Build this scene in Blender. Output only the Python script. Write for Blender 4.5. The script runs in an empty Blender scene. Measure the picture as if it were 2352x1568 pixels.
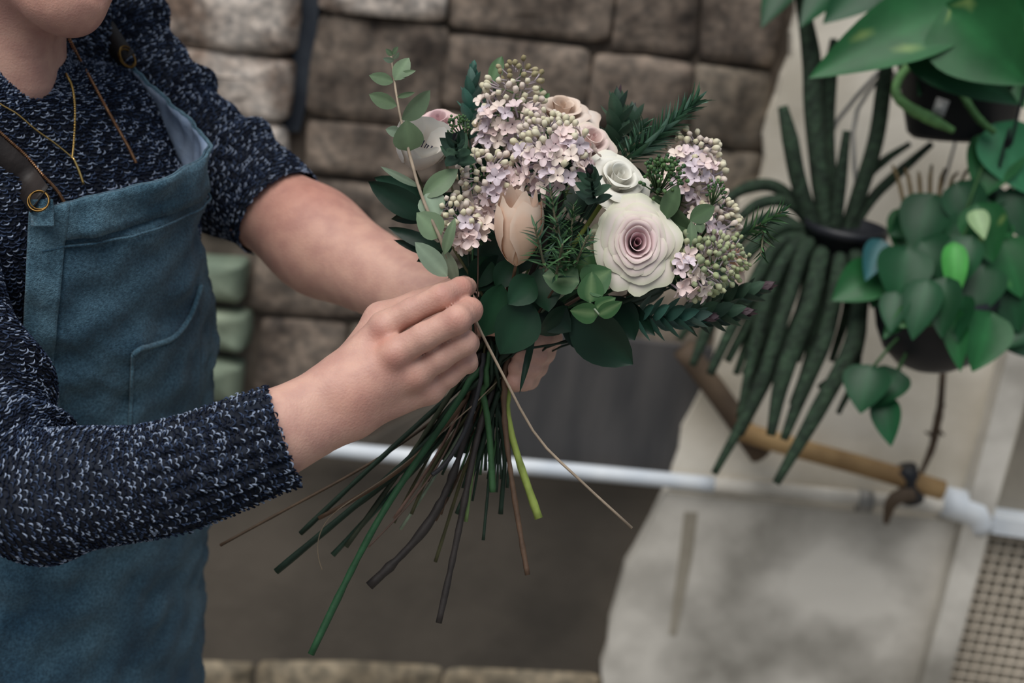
import bpy, math, random
import numpy as np
from mathutils import Vector, Matrix, Quaternion
from mathutils.bvhtree import BVHTree

random.seed(7); rng = np.random.default_rng(7)
sc = bpy.context.scene
COL = sc.collection

# ------------------------------------------------------------------ camera
PITCH, ROLL, FPX = 18.5, 8.0, 3267.0          # degrees, degrees, focal length in pixels of the 2352 px frame
CAM = Vector((0, 0, 1.62))
cam_d = bpy.data.cameras.new('camera'); cam = bpy.data.objects.new('camera', cam_d); COL.objects.link(cam)
cam_d.sensor_width = 36; cam_d.lens = 36 * FPX / 2352
cam_d.clip_start = 0.02
MC = Matrix.Translation(CAM) @ Matrix.Rotation(math.radians(90 - PITCH), 4, 'X') @ Matrix.Rotation(math.radians(ROLL), 4, 'Z')
cam.matrix_world = MC
cam_d.dof.use_dof = True; cam_d.dof.focus_distance = 1.155; cam_d.dof.aperture_fstop = 4.2
sc.camera = cam
R3 = MC.to_3x3()

# ------------------------------------------------------------------ light
w = bpy.data.worlds.new('overcast'); sc.world = w; w.use_nodes = True
nt = w.node_tree; nt.nodes.clear()
out = nt.nodes.new('ShaderNodeOutputWorld'); bg = nt.nodes.new('ShaderNodeBackground')
tc = nt.nodes.new('ShaderNodeTexCoord'); sp = nt.nodes.new('ShaderNodeSeparateXYZ'); rp = nt.nodes.new('ShaderNodeValToRGB')
nt.links.new(tc.outputs['Generated'], sp.inputs[0]); nt.links.new(sp.outputs['Z'], rp.inputs[0])
rp.color_ramp.elements[0].position = 0.0; rp.color_ramp.elements[0].color = (.25, .29, .335, 1)
rp.color_ramp.elements[1].position = 1.0; rp.color_ramp.elements[1].color = (.75, .87, 1.0, 1)
nt.links.new(rp.outputs[0], bg.inputs[0]); nt.links.new(bg.outputs[0], out.inputs[0])
bg.inputs[1].default_value = 0.60
sun_d = bpy.data.lights.new('sun_offscreen', 'SUN'); sun = bpy.data.objects.new('sun_offscreen', sun_d); COL.objects.link(sun)
sun_d.energy = 2.9; sun_d.angle = math.radians(50); sun_d.color = (1.0, .965, .915)
sun.rotation_euler = Vector((0.30, 0.50, -1.0)).to_track_quat('-Z', 'Y').to_euler()
vs = sc.view_settings
vs.view_transform = 'Standard'; vs.look = 'None'; vs.gamma = 1; vs.use_curve_mapping = False; vs.exposure = 0.0

# ------------------------------------------------------------------ helpers
WALL_Y = 2.30
def P(x, y, d):                       # pixel + depth along the view axis -> world
    return CAM + R3 @ (Vector(((x - 1176) / FPX, (784 - y) / FPX, -1)) * d)
def PW(x, y, Y=WALL_Y):               # pixel -> point on a plane parallel to the back wall
    v = R3 @ Vector(((x - 1176) / FPX, (784 - y) / FPX, -1))
    return CAM + v * ((Y - CAM.y) / v.y)
def px(p):                            # world -> pixel
    q = R3.transposed() @ (Vector(p) - CAM)
    return 1176 + FPX * q.x / -q.z, 784 - FPX * q.y / -q.z, -q.z
RIGHT = R3 @ Vector((1, 0, 0)); UP = R3 @ Vector((0, 1, 0)); BACK = R3 @ Vector((0, 0, 1))
def cdir(x, y, z): return (RIGHT * x + UP * y + BACK * z).normalized()   # x right, y up, z towards the viewer
def lin(r, g, b):
    f = lambda c: (c / 12.92 if c <= .04045 else ((c + .055) / 1.055) ** 2.4)
    return (f(r / 255), f(g / 255), f(b / 255))
ORG = {}
def origin(o): return ORG.get(o.name, Vector((0, 0, 0))) if o else Vector((0, 0, 0))
def tag(o, label=None, cat=None, group=None, kind=None):
    if label: o['label'] = label
    if cat: o['category'] = cat
    if group: o['group'] = group
    if kind: o['kind'] = kind
    return o
def thing(name, label, cat, loc, group=None, kind=None):
    o = bpy.data.objects.new(name, None); COL.objects.link(o); o.location = loc
    o.empty_display_size = .02; ORG[o.name] = Vector(loc)
    return tag(o, label, cat, group, kind)
def mesh_np(name, V, F, mats, col=None, smooth=True, midx=None):
    V = np.asarray(V, dtype=np.float32).reshape(-1, 3)
    me = bpy.data.meshes.new(name)
    if isinstance(F, np.ndarray):
        n, k = F.shape
        me.vertices.add(len(V)); me.vertices.foreach_set('co', V.ravel())
        me.loops.add(n * k); me.loops.foreach_set('vertex_index', F.astype(np.int32).ravel())
        me.polygons.add(n); me.polygons.foreach_set('loop_start', (np.arange(n) * k).astype(np.int32))
        me.polygons.foreach_set('loop_total', np.full(n, k, dtype=np.int32)); me.update(calc_edges=True)
    else:
        me.from_pydata([tuple(v) for v in V], [], [tuple(f) for f in F])
    for m in (mats if isinstance(mats, (list, tuple)) else [mats]): me.materials.append(m)
    me.polygons.foreach_set('use_smooth', [smooth] * len(me.polygons))
    if midx is not None: me.polygons.foreach_set('material_index', np.asarray(midx, dtype=np.int32))
    if col is not None:
        a = me.color_attributes.new('Col', 'FLOAT_COLOR', 'POINT')
        c = np.ones((len(V), 4), dtype=np.float32); c[:, :3] = np.asarray(col, dtype=np.float32).reshape(-1, 3)
        a.data.foreach_set('color', c.ravel())
    me.validate(); me.update()
    return me
def part(name, V, F, mats, parent=None, col=None, smooth=True, midx=None):   # V in world coordinates
    org = origin(parent)
    V = np.asarray([tuple(v) for v in V] if not isinstance(V, np.ndarray) else V, dtype=np.float32).reshape(-1, 3) - np.array(org, dtype=np.float32)
    me = mesh_np(name, V, F, mats, col, smooth, midx)
    o = bpy.data.objects.new(name, me); COL.objects.link(o)
    if parent: o.parent = parent
    ORG[o.name] = org
    return o
def inst(name, me, M, parent):        # M: world matrix; shares mesh data
    o = bpy.data.objects.new(name, me); COL.objects.link(o); o.parent = parent
    o.matrix_local = Matrix.Translation(-origin(parent)) @ M
    return o
def frame(loc, axis, up=(0, 0, 1), s=1.0, spin=0.0):   # matrix: local Z -> axis
    z = Vector(axis).normalized(); u = Vector(up)
    x = u.cross(z)
    if x.length < 1e-4: x = Vector((1, 0, 0)).cross(z)
    x.normalize(); y = z.cross(x)
    M = Matrix((x, y, z)).transposed().to_4x4()
    S = Matrix.Diagonal((s, s, s, 1)) if not isinstance(s, (tuple, list)) else Matrix.Diagonal((*s, 1))
    return Matrix.Translation(loc) @ M @ Matrix.Rotation(spin, 4, 'Z') @ S
def cr(pts, n):                       # Catmull-Rom through points (k,D) -> (n,D)
    p = np.asarray([tuple(q) for q in pts], dtype=float)
    if len(p) == 2: p = np.array([p[0], (p[0] + p[1]) / 2, p[1]])
    p = np.vstack([2 * p[0] - p[1], p, 2 * p[-1] - p[-2]])
    m = len(p) - 3
    t = np.linspace(0, m, n); i = np.minimum(t.astype(int), m - 1); f = (t - i)[:, None]
    a, b, c, d = p[i], p[i + 1], p[i + 2], p[i + 3]
    return .5 * (2 * b + (c - a) * f + (2 * a - 5 * b + 4 * c - d) * f ** 2 + (3 * b - a - 3 * c + d) * f ** 3)
def tube(pts, r, n=None, k=8, caps=True, jit=0.0):   # pts world, r number or list -> V, F
    n = n or max(2, 4 * (len(pts) - 1) + 1)
    c = cr(pts, n); rr = np.asarray(r, dtype=float) * np.ones(len(pts)) if np.ndim(r) == 0 else np.asarray(r, dtype=float)
    rr = np.interp(np.linspace(0, 1, n), np.linspace(0, 1, len(rr)), rr)
    if jit: rr = rr * (1 + jit * rng.normal(size=n))
    T = np.gradient(c, axis=0); T /= np.linalg.norm(T, axis=1)[:, None] + 1e-12
    u = np.array([0.31, 0.2, 0.93]); V = []
    for i in range(n):
        u = u - T[i] * (u @ T[i]); u /= np.linalg.norm(u) + 1e-12; v = np.cross(T[i], u)
        a = np.linspace(0, 2 * np.pi, k, endpoint=False)
        V.append(c[i] + rr[i] * (np.cos(a)[:, None] * u + np.sin(a)[:, None] * v))
    V = np.vstack(V); F = []
    for i in range(n - 1):
        for j in range(k):
            F.append((i * k + j, i * k + (j + 1) % k, (i + 1) * k + (j + 1) % k, (i + 1) * k + j))
    if caps: F.append(tuple(range(k - 1, -1, -1))); F.append(tuple(range((n - 1) * k, n * k)))
    return V, F
def gridF(nu, nv, wrap=False):
    F = []
    for i in range(nu - 1):
        for j in range(nv if wrap else nv - 1):
            F.append((i * nv + j, i * nv + (j + 1) % nv, (i + 1) * nv + (j + 1) % nv, (i + 1) * nv + j))
    return F
def merge(*vf):
    V, F, o = [], [], 0
    for v, f in vf:
        v = np.asarray([tuple(q) for q in v], dtype=float); V.append(v); F += [tuple(i + o for i in g) for g in f]; o += len(v)
    return np.vstack(V), F
def lathe(prof, k=28):                # profile [(r, z)] about Z
    V = [(r * math.cos(2 * math.pi * j / k), r * math.sin(2 * math.pi * j / k), z) for r, z in prof for j in range(k)]
    return np.array(V), gridF(len(prof), k, True)
def box(c, s, rot=None):
    V = np.array([(x, y, z) for x in (-.5, .5) for y in (-.5, .5) for z in (-.5, .5)]) * np.array(s)
    if rot is not None: V = V @ np.array(rot).T
    return V + np.array(c), [(0, 1, 3, 2), (4, 6, 7, 5), (0, 4, 5, 1), (2, 3, 7, 6), (0, 2, 6, 4), (1, 5, 7, 3)]
def vnoise(p, s, seed=0):             # cheap smooth pseudo-noise, p (n,3)
    p = np.asarray(p) * s; o = np.zeros(len(p)); r = np.random.default_rng(seed)
    for k in range(6):
        d = r.normal(size=3); d /= np.linalg.norm(d); o += np.sin(p @ d * (1 + .55 * k) * 2.1 + r.uniform(0, 6.28)) / (1 + .35 * k)
    return o / 2.6

# ------------------------------------------------------------------ materials
MATS = {}
def mat(name, c1, c2=None, rough=.7, scale=20, bump=0., bscale=None, attr=False, trans=0., spec=.4, metal=0., sss=0., coord='Object', detail=4, lo=.35, hi=.65, stretch=None, sheen=0., coat=0., fine=0.):
    if name in MATS: return MATS[name]
    m = bpy.data.materials.new(name); m.use_nodes = True; t = m.node_tree; N = t.nodes; L = t.links
    b = N['Principled BSDF']; o = N['Material Output']
    b.inputs['Roughness'].default_value = rough; b.inputs['Specular IOR Level'].default_value = spec; b.inputs['Metallic'].default_value = metal
    b.inputs['Coat Weight'].default_value = coat
    if sheen: b.inputs['Sheen Weight'].default_value = sheen
    if sss:
        b.inputs['Subsurface Weight'].default_value = sss; b.inputs['Subsurface Radius'].default_value = (.012, .004, .002); b.inputs['Subsurface Scale'].default_value = 1.0
    tc = N.new('ShaderNodeTexCoord'); src = tc.outputs[coord]
    if stretch:
        mp = N.new('ShaderNodeMapping'); mp.inputs['Scale'].default_value = stretch; L.new(src, mp.inputs[0]); src = mp.outputs[0]
    nz = N.new('ShaderNodeTexNoise'); nz.inputs['Scale'].default_value = scale; nz.inputs['Detail'].default_value = detail; L.new(src, nz.inputs['Vector'])
    rp = N.new('ShaderNodeValToRGB'); rp.color_ramp.elements[0].position = lo; rp.color_ramp.elements[1].position = hi
    c2 = c2 or c1
    rp.color_ramp.elements[0].color = (*c1, 1); rp.color_ramp.elements[1].color = (*c2, 1); L.new(nz.outputs['Fac'], rp.inputs[0])
    colr = rp.outputs[0]
    if attr:
        at = N.new('ShaderNodeAttribute'); at.attribute_name = 'Col'
        mx = N.new('ShaderNodeMix'); mx.data_type = 'RGBA'; mx.blend_type = 'MULTIPLY'; mx.inputs['Factor'].default_value = 1
        L.new(at.outputs['Color'], mx.inputs['A']); L.new(colr, mx.inputs['B']); colr = mx.outputs['Result']
    if fine:                           # thread or grain scale variation of the thing's own colour
        n3 = N.new('ShaderNodeTexNoise'); n3.inputs['Scale'].default_value = fine; n3.inputs['Detail'].default_value = 2; L.new(src, n3.inputs['Vector'])
        r3 = N.new('ShaderNodeValToRGB'); r3.color_ramp.elements[0].position = .34; r3.color_ramp.elements[1].position = .68
        r3.color_ramp.elements[0].color = (.62, .64, .66, 1); r3.color_ramp.elements[1].color = (1.3, 1.28, 1.26, 1); L.new(n3.outputs['Fac'], r3.inputs[0])
        m3 = N.new('ShaderNodeMix'); m3.data_type = 'RGBA'; m3.blend_type = 'MULTIPLY'; m3.inputs['Factor'].default_value = 1
        L.new(colr, m3.inputs['A']); L.new(r3.outputs[0], m3.inputs['B']); colr = m3.outputs['Result']
    L.new(colr, b.inputs['Base Color'])
    if bump:
        n2 = N.new('ShaderNodeTexNoise'); n2.inputs['Scale'].default_value = bscale or scale * 3; n2.inputs['Detail'].default_value = 3; L.new(src, n2.inputs['Vector'])
        bp = N.new('ShaderNodeBump'); bp.inputs['Strength'].default_value = bump; bp.inputs['Distance'].default_value = .004 if bump > .3 or bscale is None else .0015
        L.new(n2.outputs['Fac'], bp.inputs['Height']); L.new(bp.outputs[0], b.inputs['Normal'])
    if trans:
        tr = N.new('ShaderNodeBsdfTranslucent'); L.new(colr, tr.inputs['Color'])
        ms = N.new('ShaderNodeMixShader'); ms.inputs[0].default_value = trans
        L.new(b.outputs[0], ms.inputs[1]); L.new(tr.outputs[0], ms.inputs[2]); L.new(ms.outputs[0], o.inputs['Surface'])
    MATS[name] = m
    return m
one = (1, 1, 1)
M_stone_l = mat('stone_pale', lin(116, 98, 86), lin(206, 194, 184), .9, 13, .7, 40, detail=9, lo=.34, hi=.60, fine=60)
M_stone_b = mat('stone_brown', lin(66, 57, 51), lin(136, 122, 110), .92, 11, .9, 34, detail=9, lo=.34, hi=.64, fine=50)
M_stone_d = mat('stone_dark', lin(66, 58, 50), lin(132, 121, 108), .92, 10, .9, 30, detail=9, lo=.34, hi=.66, fine=50)
M_stone_g = mat('stone_green_painted', lin(108, 122, 106), lin(140, 150, 130), .85, 10, .4, 40)
M_mortar = mat('mortar_dark', lin(74, 65, 58), lin(106, 96, 86), .95, 14, .8, 50)
M_slate = mat('slate_gap', lin(34, 40, 50), lin(58, 64, 72), .8, 12, .4, 40)
M_plinth = mat('dark_render', lin(66, 61, 55), lin(100, 92, 83), .92, 3.5, .5, 30, detail=7, lo=.3, hi=.7)
M_board = mat('dark_board', lin(58, 58, 60), lin(78, 76, 76), .8, 6, .3, 30, stretch=(3, 3, .6))
M_plaster = mat('cream_plaster', lin(186, 176, 158), lin(234, 226, 212), .9, 4.5, .4, 26, detail=8, lo=.3, hi=.62)
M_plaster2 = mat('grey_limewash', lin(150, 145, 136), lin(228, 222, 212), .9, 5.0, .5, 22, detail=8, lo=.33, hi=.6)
M_stain = mat('damp_stain', lin(150, 142, 128), lin(170, 162, 148), .9, 12)
M_floor = mat('floor_concrete', lin(110, 104, 96), lin(150, 142, 130), .9, 6, .4, 30)
M_paleblk = mat('pale_kerb_stone', lin(112, 101, 84), lin(150, 138, 118), .9, 8, .5, 30, fine=50)
M_pipe = mat('white_pipe', lin(196, 204, 214), lin(226, 230, 234), .45, 10)
M_grey = mat('grey_metal', lin(120, 120, 118), lin(150, 148, 144), .5, 14, metal=.3)
M_wire = mat('galvanised_wire', lin(206, 194, 178), lin(224, 212, 196), .6, 30)
M_backing = mat('dusty_panel', lin(134, 127, 116), lin(160, 152, 138), .9, 9)
M_wood = mat('weathered_wood', lin(128, 100, 66), lin(176, 144, 100), .75, 10, .4, 60, stretch=(1, 1, 1))
M_wood_d = mat('dark_wood', lin(66, 54, 44), lin(96, 80, 64), .8, 10, .4, 60)
M_black = mat('black_plastic', lin(24, 26, 32), lin(34, 36, 42), .45, 10)
M_skin = mat('skin', (.86, .80, .82), (1.04, 1.03, 1.02), .5, 55, .28, 520, detail=7, attr=True, sss=.12, spec=.35)
M_knit = mat('knit_base', lin(20, 24, 34), lin(30, 36, 48), .95, 80)
M_yarn = mat('marled_yarn', (.75, .75, .75), one, .9, 160, attr=True, spec=.1)
M_denim = mat('teal_linen', lin(34, 66, 88), lin(80, 112, 130), .92, 13, .6, 900, detail=8, lo=.30, hi=.68, spec=.15, sheen=.15, fine=420)
M_denim_d = mat('teal_linen_hem', lin(52, 86, 106), lin(94, 126, 142), .92, 18, .55, 900, detail=8, spec=.15, sheen=.15, fine=420)
M_lining = mat('apron_lining', lin(120, 140, 170), lin(168, 184, 206), .9, 22, .3, 300)
M_leather = mat('dark_leather', lin(30, 25, 24), lin(44, 37, 35), .6, 30, .3, 200)
M_brass = mat('brass', lin(110, 84, 46), lin(136, 106, 62), .35, 30, metal=1)
M_gold = mat('gold', lin(206, 168, 96), lin(226, 190, 120), .3, 30, metal=1)
M_copper = mat('rope_chain', lin(150, 104, 74), lin(190, 146, 108), .4, 300, metal=.8)
M_trouser = mat('dark_trouser', lin(34, 38, 48), lin(46, 50, 60), .9, 40)
M_hair = mat('brown_hair', lin(52, 36, 26), lin(84, 60, 44), .6, 60, .4, 200, stretch=(4, 4, .5))
M_petal = mat('petal', (.95, .95, .94), one, .6, 60, .10, 160, attr=True, trans=.12, spec=.25, sheen=.1)
M_leaf = mat('leaf', (.80, .80, .80), one, .5, 40, .15, 140, attr=True, trans=.14, spec=.4)
M_gloss = mat('glossy_leaf', (.70, .70, .70), one, .42, 20, .15, 50, attr=True, trans=.10, spec=.32)
M_stem = mat('stem', (.65, .65, .65), one, .65, 60, .3, 200, attr=True)
M_cactus = mat('cactus_stem', (.6, .6, .6), (1.1, 1.1, 1.0), .85, 90, .8, 160, attr=True)
M_anther = mat('anther_dark', lin(20, 20, 40), lin(40, 36, 66), .6, 60)

# ------------------------------------------------------------------ the setting
def slab(name, pts, y0, y1, m, parent=None):       # polygon on the wall (world x,z) extruded from y0 (front) to y1 (back)
    n = len(pts)
    V = [(p[0], y0, p[1]) for p in pts] + [(p[0], y1, p[1]) for p in pts]
    F = [tuple(range(n)), tuple(range(2 * n - 1, n - 1, -1))] + [(i, n + i, n + (i + 1) % n, (i + 1) % n) for i in range(n)]
    return part(name, V, F, m, parent, smooth=False)
fl = part('floor', *box((0.2, .9, -.05), (6.4, 5.6, .1)), M_floor, smooth=False); tag(fl, 'dusty grey concrete ground at the foot of the wall', 'floor', kind='structure')
wall = part('wall_back', *box((0.2, WALL_Y + .12, 1.6), (5.2, .24, 3.2)), M_mortar, smooth=False)
tag(wall, 'old rubble stone wall behind the person', 'wall', kind='structure')
STONE_CACHE = {}
def stone(pxs, m, proud=.03, seed=0, w0=None):      # four corners in pixels (tl,tr,br,bl) laid on the wall
    r = np.random.default_rng(seed)
    if m in (M_stone_b, M_stone_d): proud = proud * .55
    q = [PW(*p) for p in pxs] if w0 is None else [Vector((a, WALL_Y, b)) for a, b in w0]
    K = 28; V = []; F = []
    for ring, (sc_, yy) in enumerate(((1.055, .01), (1.055, -proud * .45), (1.01, -proud * .85), (.72, -proud * 1.0), (.35, -proud * 1.05))):
        for k in range(K):
            a = 2 * math.pi * k / K; e = 10.0
            u = abs(math.cos(a)) ** (2 / e) * (1 if math.cos(a) > 0 else -1) * sc_; v = abs(math.sin(a)) ** (2 / e) * (1 if math.sin(a) > 0 else -1) * sc_
            u, v = (u + 1) / 2, (v + 1) / 2
            p = (q[3] * (1 - u) + q[2] * u) * (1 - v) + (q[0] * (1 - u) + q[1] * u) * v
            V.append(Vector((p.x, WALL_Y + yy, p.z)))
    V = np.array([tuple(v) for v in V])
    nzv = vnoise(V + seed * 1.7, 22, seed); V[K:, 1] += nzv[K:] * proud * .3
    V[:, 0] += vnoise(V + 9.1, 18, seed + 1) * .006; V[:, 2] += vnoise(V + 4.3, 18, seed + 2) * .005
    for i in range(4):
        for k in range(K): F.append((i * K + k, i * K + (k + 1) % K, (i + 1) * K + (k + 1) % K, (i + 1) * K + k))
    F.append(tuple(4 * K + k for k in range(K)))
    return part('stone', V, F, m, wall)
def sbox(x0, x1, y0, y1, m, proud=.03, seed=0, sl=.105):
    mid = (x0 + x1) / 2
    f = lambda x, y: (x + (784 - y) * .10 - (784 - (y0 + y1) / 2) * .10, y + (x - mid) * sl)
    stone([f(x0, y0), f(x1, y0), f(x1, y1), f(x0, y1)], m, proud, seed)
sid = 0
for x0, x1, y0, y1, m, pr in [
    (392, 682, -60, 106, M_stone_l, .045), (405, 674, 118, 258, M_stone_l, .045), (380, 655, 270, 392, M_stone_l, .04), (120, 385, -60, 80, M_stone_l, .04),
    (742, 1024, -80, 34, M_stone_l, .035), (728, 1010, 46, 276, M_stone_b, .04), (712, 1004, 288, 404, M_stone_b, .035),
    (1040, 1400, -70, 76, M_stone_b, .035), (1022, 1340, 92, 262, M_stone_b, .035), (1415, 1600, -70, 120, M_stone_b, .03), (1356, 1580, 134, 300, M_stone_b, .04),
    (1612, 1790, -60, 140, M_stone_b, .045), (1596, 1760, 156, 330, M_stone_d, .04), (1020, 1330, 276, 420, M_stone_d, .03), (1345, 1560, 314, 460, M_stone_d, .03), (1574, 1740, 346, 520, M_stone_d, .04),
    (700, 1000, 418, 560, M_stone_b, .03), (1012, 1300, 434, 600, M_stone_d, .03), (1314, 1540, 474, 640, M_stone_d, .03), (1552, 1700, 536, 690, M_stone_d, .03),
    (470, 690, 404, 540, M_stone_b, .03), (590, 860, 574, 720, M_stone_b, .03), (870, 1130, 600, 740, M_stone_d, .03), (1142, 1420, 616, 760, M_stone_d, .03), (1432, 1640, 660, 800, M_stone_d, .03),
    (600, 790, 736, 900, M_stone_b, .028), (805, 1080, 750, 900, M_stone_d, .03),
    (440, 566, 588, 672, M_stone_g, .05), (440, 572, 704, 784, M_stone_g, .05), (446, 560, 816, 902, M_stone_g, .055), (440, 560, 918, 1010, M_stone_d, .03), (575, 830, 912, 1010, M_stone_b, .025),
    (160, 425, 560, 700, M_stone_d, .03), (160, 425, 715, 880, M_stone_d, .03), (150, 390, 96, 240, M_stone_b, .03), (120, 370, 255, 400, M_stone_b, .03), (150, 455, 415, 545, M_stone_d, .03)]:
    sid += 1; sbox(x0, x1, y0, y1, m, pr, sid)
# blocks beyond the frame so the wall carries on
for k, (xa, za) in enumerate([(x, z) for z in np.arange(.12, 3.1, .17) for x in np.arange(-2.25, -.98, .30)]):
    o = (k * 0.37 % 1) * .08; stone(None, [M_stone_b, M_stone_d, M_stone_l][k % 3], .03, 200 + k, [(xa + o, za + .155), (xa + .28 + o, za + .155), (xa + .28 + o, za), (xa + o, za)])
for k, (xa, za) in enumerate([(x, z) for z in np.arange(1.66, 3.1, .17) for x in np.arange(-.95, 1.9, .31)]):
    o = (k * 0.37 % 1) * .08; stone(None, [M_stone_b, M_stone_d, M_stone_b][k % 3], .03, 400 + k, [(xa + o, za + .155), (xa + .29 + o, za + .155), (xa + .29 + o, za), (xa + o, za)])
def wpoly(pp): return [(PW(*p).x, PW(*p).z) for p in pp]
tag(slab('trim_1', wpoly([(684, -260), (752, -260), (738, 0), (716, 200), (690, 300), (652, 300), (672, 180), (684, 0)]), WALL_Y - .012, WALL_Y + .01, M_slate), 'dark blue slate strip set upright between pale stones', 'trim', kind='structure')
# smooth dark render below the stones, pale plaster to the right
tag(slab('wall_lower', wpoly([(-600, 905), (860, 1000), (1240, 770), (1560, 780), (1660, 900), (1560, 1100), (1420, 1440), (1400, 1640), (-700, 1470)]), WALL_Y - .022, WALL_Y + .02, M_plinth), 'dark grey brown rendered wall below the white pipe', 'wall', kind='structure')
tag(slab('wall_panel', wpoly([(1180, 740), (1650, 790), (1560, 1090), (1130, 1050)]), WALL_Y - .034, WALL_Y + .02, M_board), 'dark grey smooth panel just above the white pipe', 'panel', kind='structure')
def rough(pp, amp=7, step=40):
    o = []
    for a, b in zip(pp[:-1], pp[1:]):
        n = max(1, int(math.hypot(b[0] - a[0], b[1] - a[1]) / step))
        for k in range(n): o.append((a[0] + (b[0] - a[0]) * k / n + random.uniform(-amp, amp), a[1] + (b[1] - a[1]) * k / n + random.uniform(-amp, amp)))
    return o + [pp[-1]]
upL = rough([(1850, -420), (1825, -100), (1812, 120), (1758, 260), (1742, 400), (1690, 450), (1660, 640), (1640, 800), (1560, 960), (1530, 1096)])
tag(slab('wall_right', wpoly(upL + [(2600, 1200), (2900, 600), (2900, -420)][:0] + [(2260, 1170), (2480, 400), (2700, -420)]), WALL_Y - .05, WALL_Y + .02, M_plaster), 'cream plastered wall behind the hanging plants', 'wall', kind='structure')
loL = rough([(1530, 1096), (1490, 1160), (1440, 1270), (1404, 1400), (1385, 1500), (1388, 1640)])
tag(slab('wall_right_lower', wpoly(loL + [(2080, 1720), (2225, 1166)]), WALL_Y - .062, WALL_Y + .02, M_plaster2), 'patchy grey limewashed wall below the pipe', 'wall', kind='structure')
tag(slab('trim_2', wpoly([(1566, 1140), (1596, 1142), (1584, 1240), (1566, 1330), (1548, 1420), (1532, 1416), (1544, 1320), (1556, 1230)]), WALL_Y - .0635, WALL_Y - .06, M_stain), 'brown damp streak running down the limewashed wall', 'stain', kind='structure')
a = PW(2338, 905); b = PW(2122, 1568)
xl = (a.x + b.x) / 2
# meshed window on the far right
win = thing('window_1', 'window covered with square wire mesh in a grey frame', 'window', (xl, WALL_Y - .03, .1), kind='structure')
part('backing_panel', *box((xl + .55, WALL_Y - .03, 1.0), (1.1, .02, 1.8)), M_backing, win, smooth=False)
part('frame', *box((xl - .030, WALL_Y - .06, 1.0), (.045, .07, 1.8)), M_plaster2, win, smooth=False)
part('frame', *box((xl + .005, WALL_Y - .06, 1.30), (.022, .10, .72)), M_grey, win, smooth=False)
zc = PW(2300, 1165).z
part('glazing_bar', *box((xl + .45, WALL_Y - .06, zc), (.9, .05, .03)), M_pipe, win, smooth=False)
pitch = .0195
for i in range(24): part('wire', *tube([Vector((xl + .006 + i * pitch, WALL_Y - .045, .1)), Vector((xl + .012 + i * pitch, WALL_Y - .045, zc - .02))], .0024, 2, 6), M_wire, win)
for i in range(int((zc - .12) / pitch)): part('wire', *tube([Vector((xl, WALL_Y - .048, .11 + i * pitch)), Vector((xl + .48, WALL_Y - .048, .11 + i * pitch))], .0024, 2, 6), M_wire, win)
# pale kerb blocks at the foot
for k, (x0, x1) in enumerate([(300, 455), (466, 590), (602, 1010), (1025, 1380)]):
    y = 1500 + (k == 3) * 20
    stone([(x0, y), (x1, y + 12), (x1 - 20, y + 160), (x0 - 20, y + 150)], M_paleblk, .035, 70 + k)

# ------------------------------------------------------------------ pipe, pole, vine
YP = WALL_Y - .075
pp = [PW(330, 975, YP), PW(730, 1028, YP), PW(1300, 1080, YP), PW(1640, 1112, YP), PW(2215, 1168, YP)]
pipe = thing('wall_pipe', 'white pipe running along the wall behind the stems', 'pipe', pp[-1])
part('pipe', *tube(pp[:4], .0135, 30, 14), M_pipe, pipe); part('pipe_right_part', *tube([pp[3], (pp[3] + pp[4]) / 2, pp[4]], .0137, 9, 14), M_plaster2, pipe)  # right part of the pipe takes the colour of the lower wall
V, F = tube([PW(2165, 1150, YP), PW(2235, 1172, YP), PW(2250, 1215, YP)], [.026, .03, .024], 7, 14); part('elbow_joint', V, F, M_pipe, pipe)
for xx, yy in ((1985, 1150), (620, 1010)): part('clip', *tube([PW(xx, yy, YP) + Vector((-.012, 0, 0)), PW(xx, yy, YP) + Vector((.012, 0, 0))], .02, 2, 14), M_grey, pipe)
YQ = WALL_Y - .125
pole = thing('wooden_pole', 'weathered round wooden pole tied above the pipe', 'pole', PW(2150, 1120, YQ))
part('shaft', *tube([PW(1690, 985, YQ), PW(1800, 1020, YQ), PW(2000, 1075, YQ), PW(2165, 1126, YQ)], .0165, 12, 14), M_wood, pole)
part('strap', *tube([PW(2080, 1072, YQ), PW(2098, 1150, YQ)], .0185, 4, 12), M_black, pole)
part('strap_tail', *tube([PW(2095, 1130, YQ - .01), PW(2050, 1150, YQ - .02), PW(2035, 1200, YQ - .01)], [.014, .012, .005], 8, 8), M_wood_d, pole)
br = thing('wooden_brace', 'dark wooden stick leaning down to the pole', 'stick', PW(1745, 1045, YQ + .03))
part('shaft', *tube([PW(1570, 800, YQ + .03), PW(1650, 905, YQ + .03), PW(1748, 1045, YQ + .03)], .019, 8, 12), M_wood_d, br)
dv = thing('dried_vine', 'thin twisted brown vine hanging beside the cream wall', 'vine', PW(2118, 1085, YQ - .02))
part('vine_stem', *tube([PW(2166, 850, YQ - .05), PW(2160, 930, YQ - .04), PW(2150, 985, YQ - .03), PW(2140, 1030, YQ - .02), PW(2116, 1085, YQ - .02)], [.005, .006, .007, .006, .005], 20, 8, jit=.08), M_wood_d, dv)
for (x0, y0, x1, y1) in ((2152, 985, 2168, 1000), (2146, 1000, 2126, 992), (2155, 940, 2170, 930)):
    part('twig', *tube([PW(x0, y0, YQ - .03), PW(x1, y1, YQ - .04)], [.004, .002], 3, 6), M_wood_d, dv)
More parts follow.
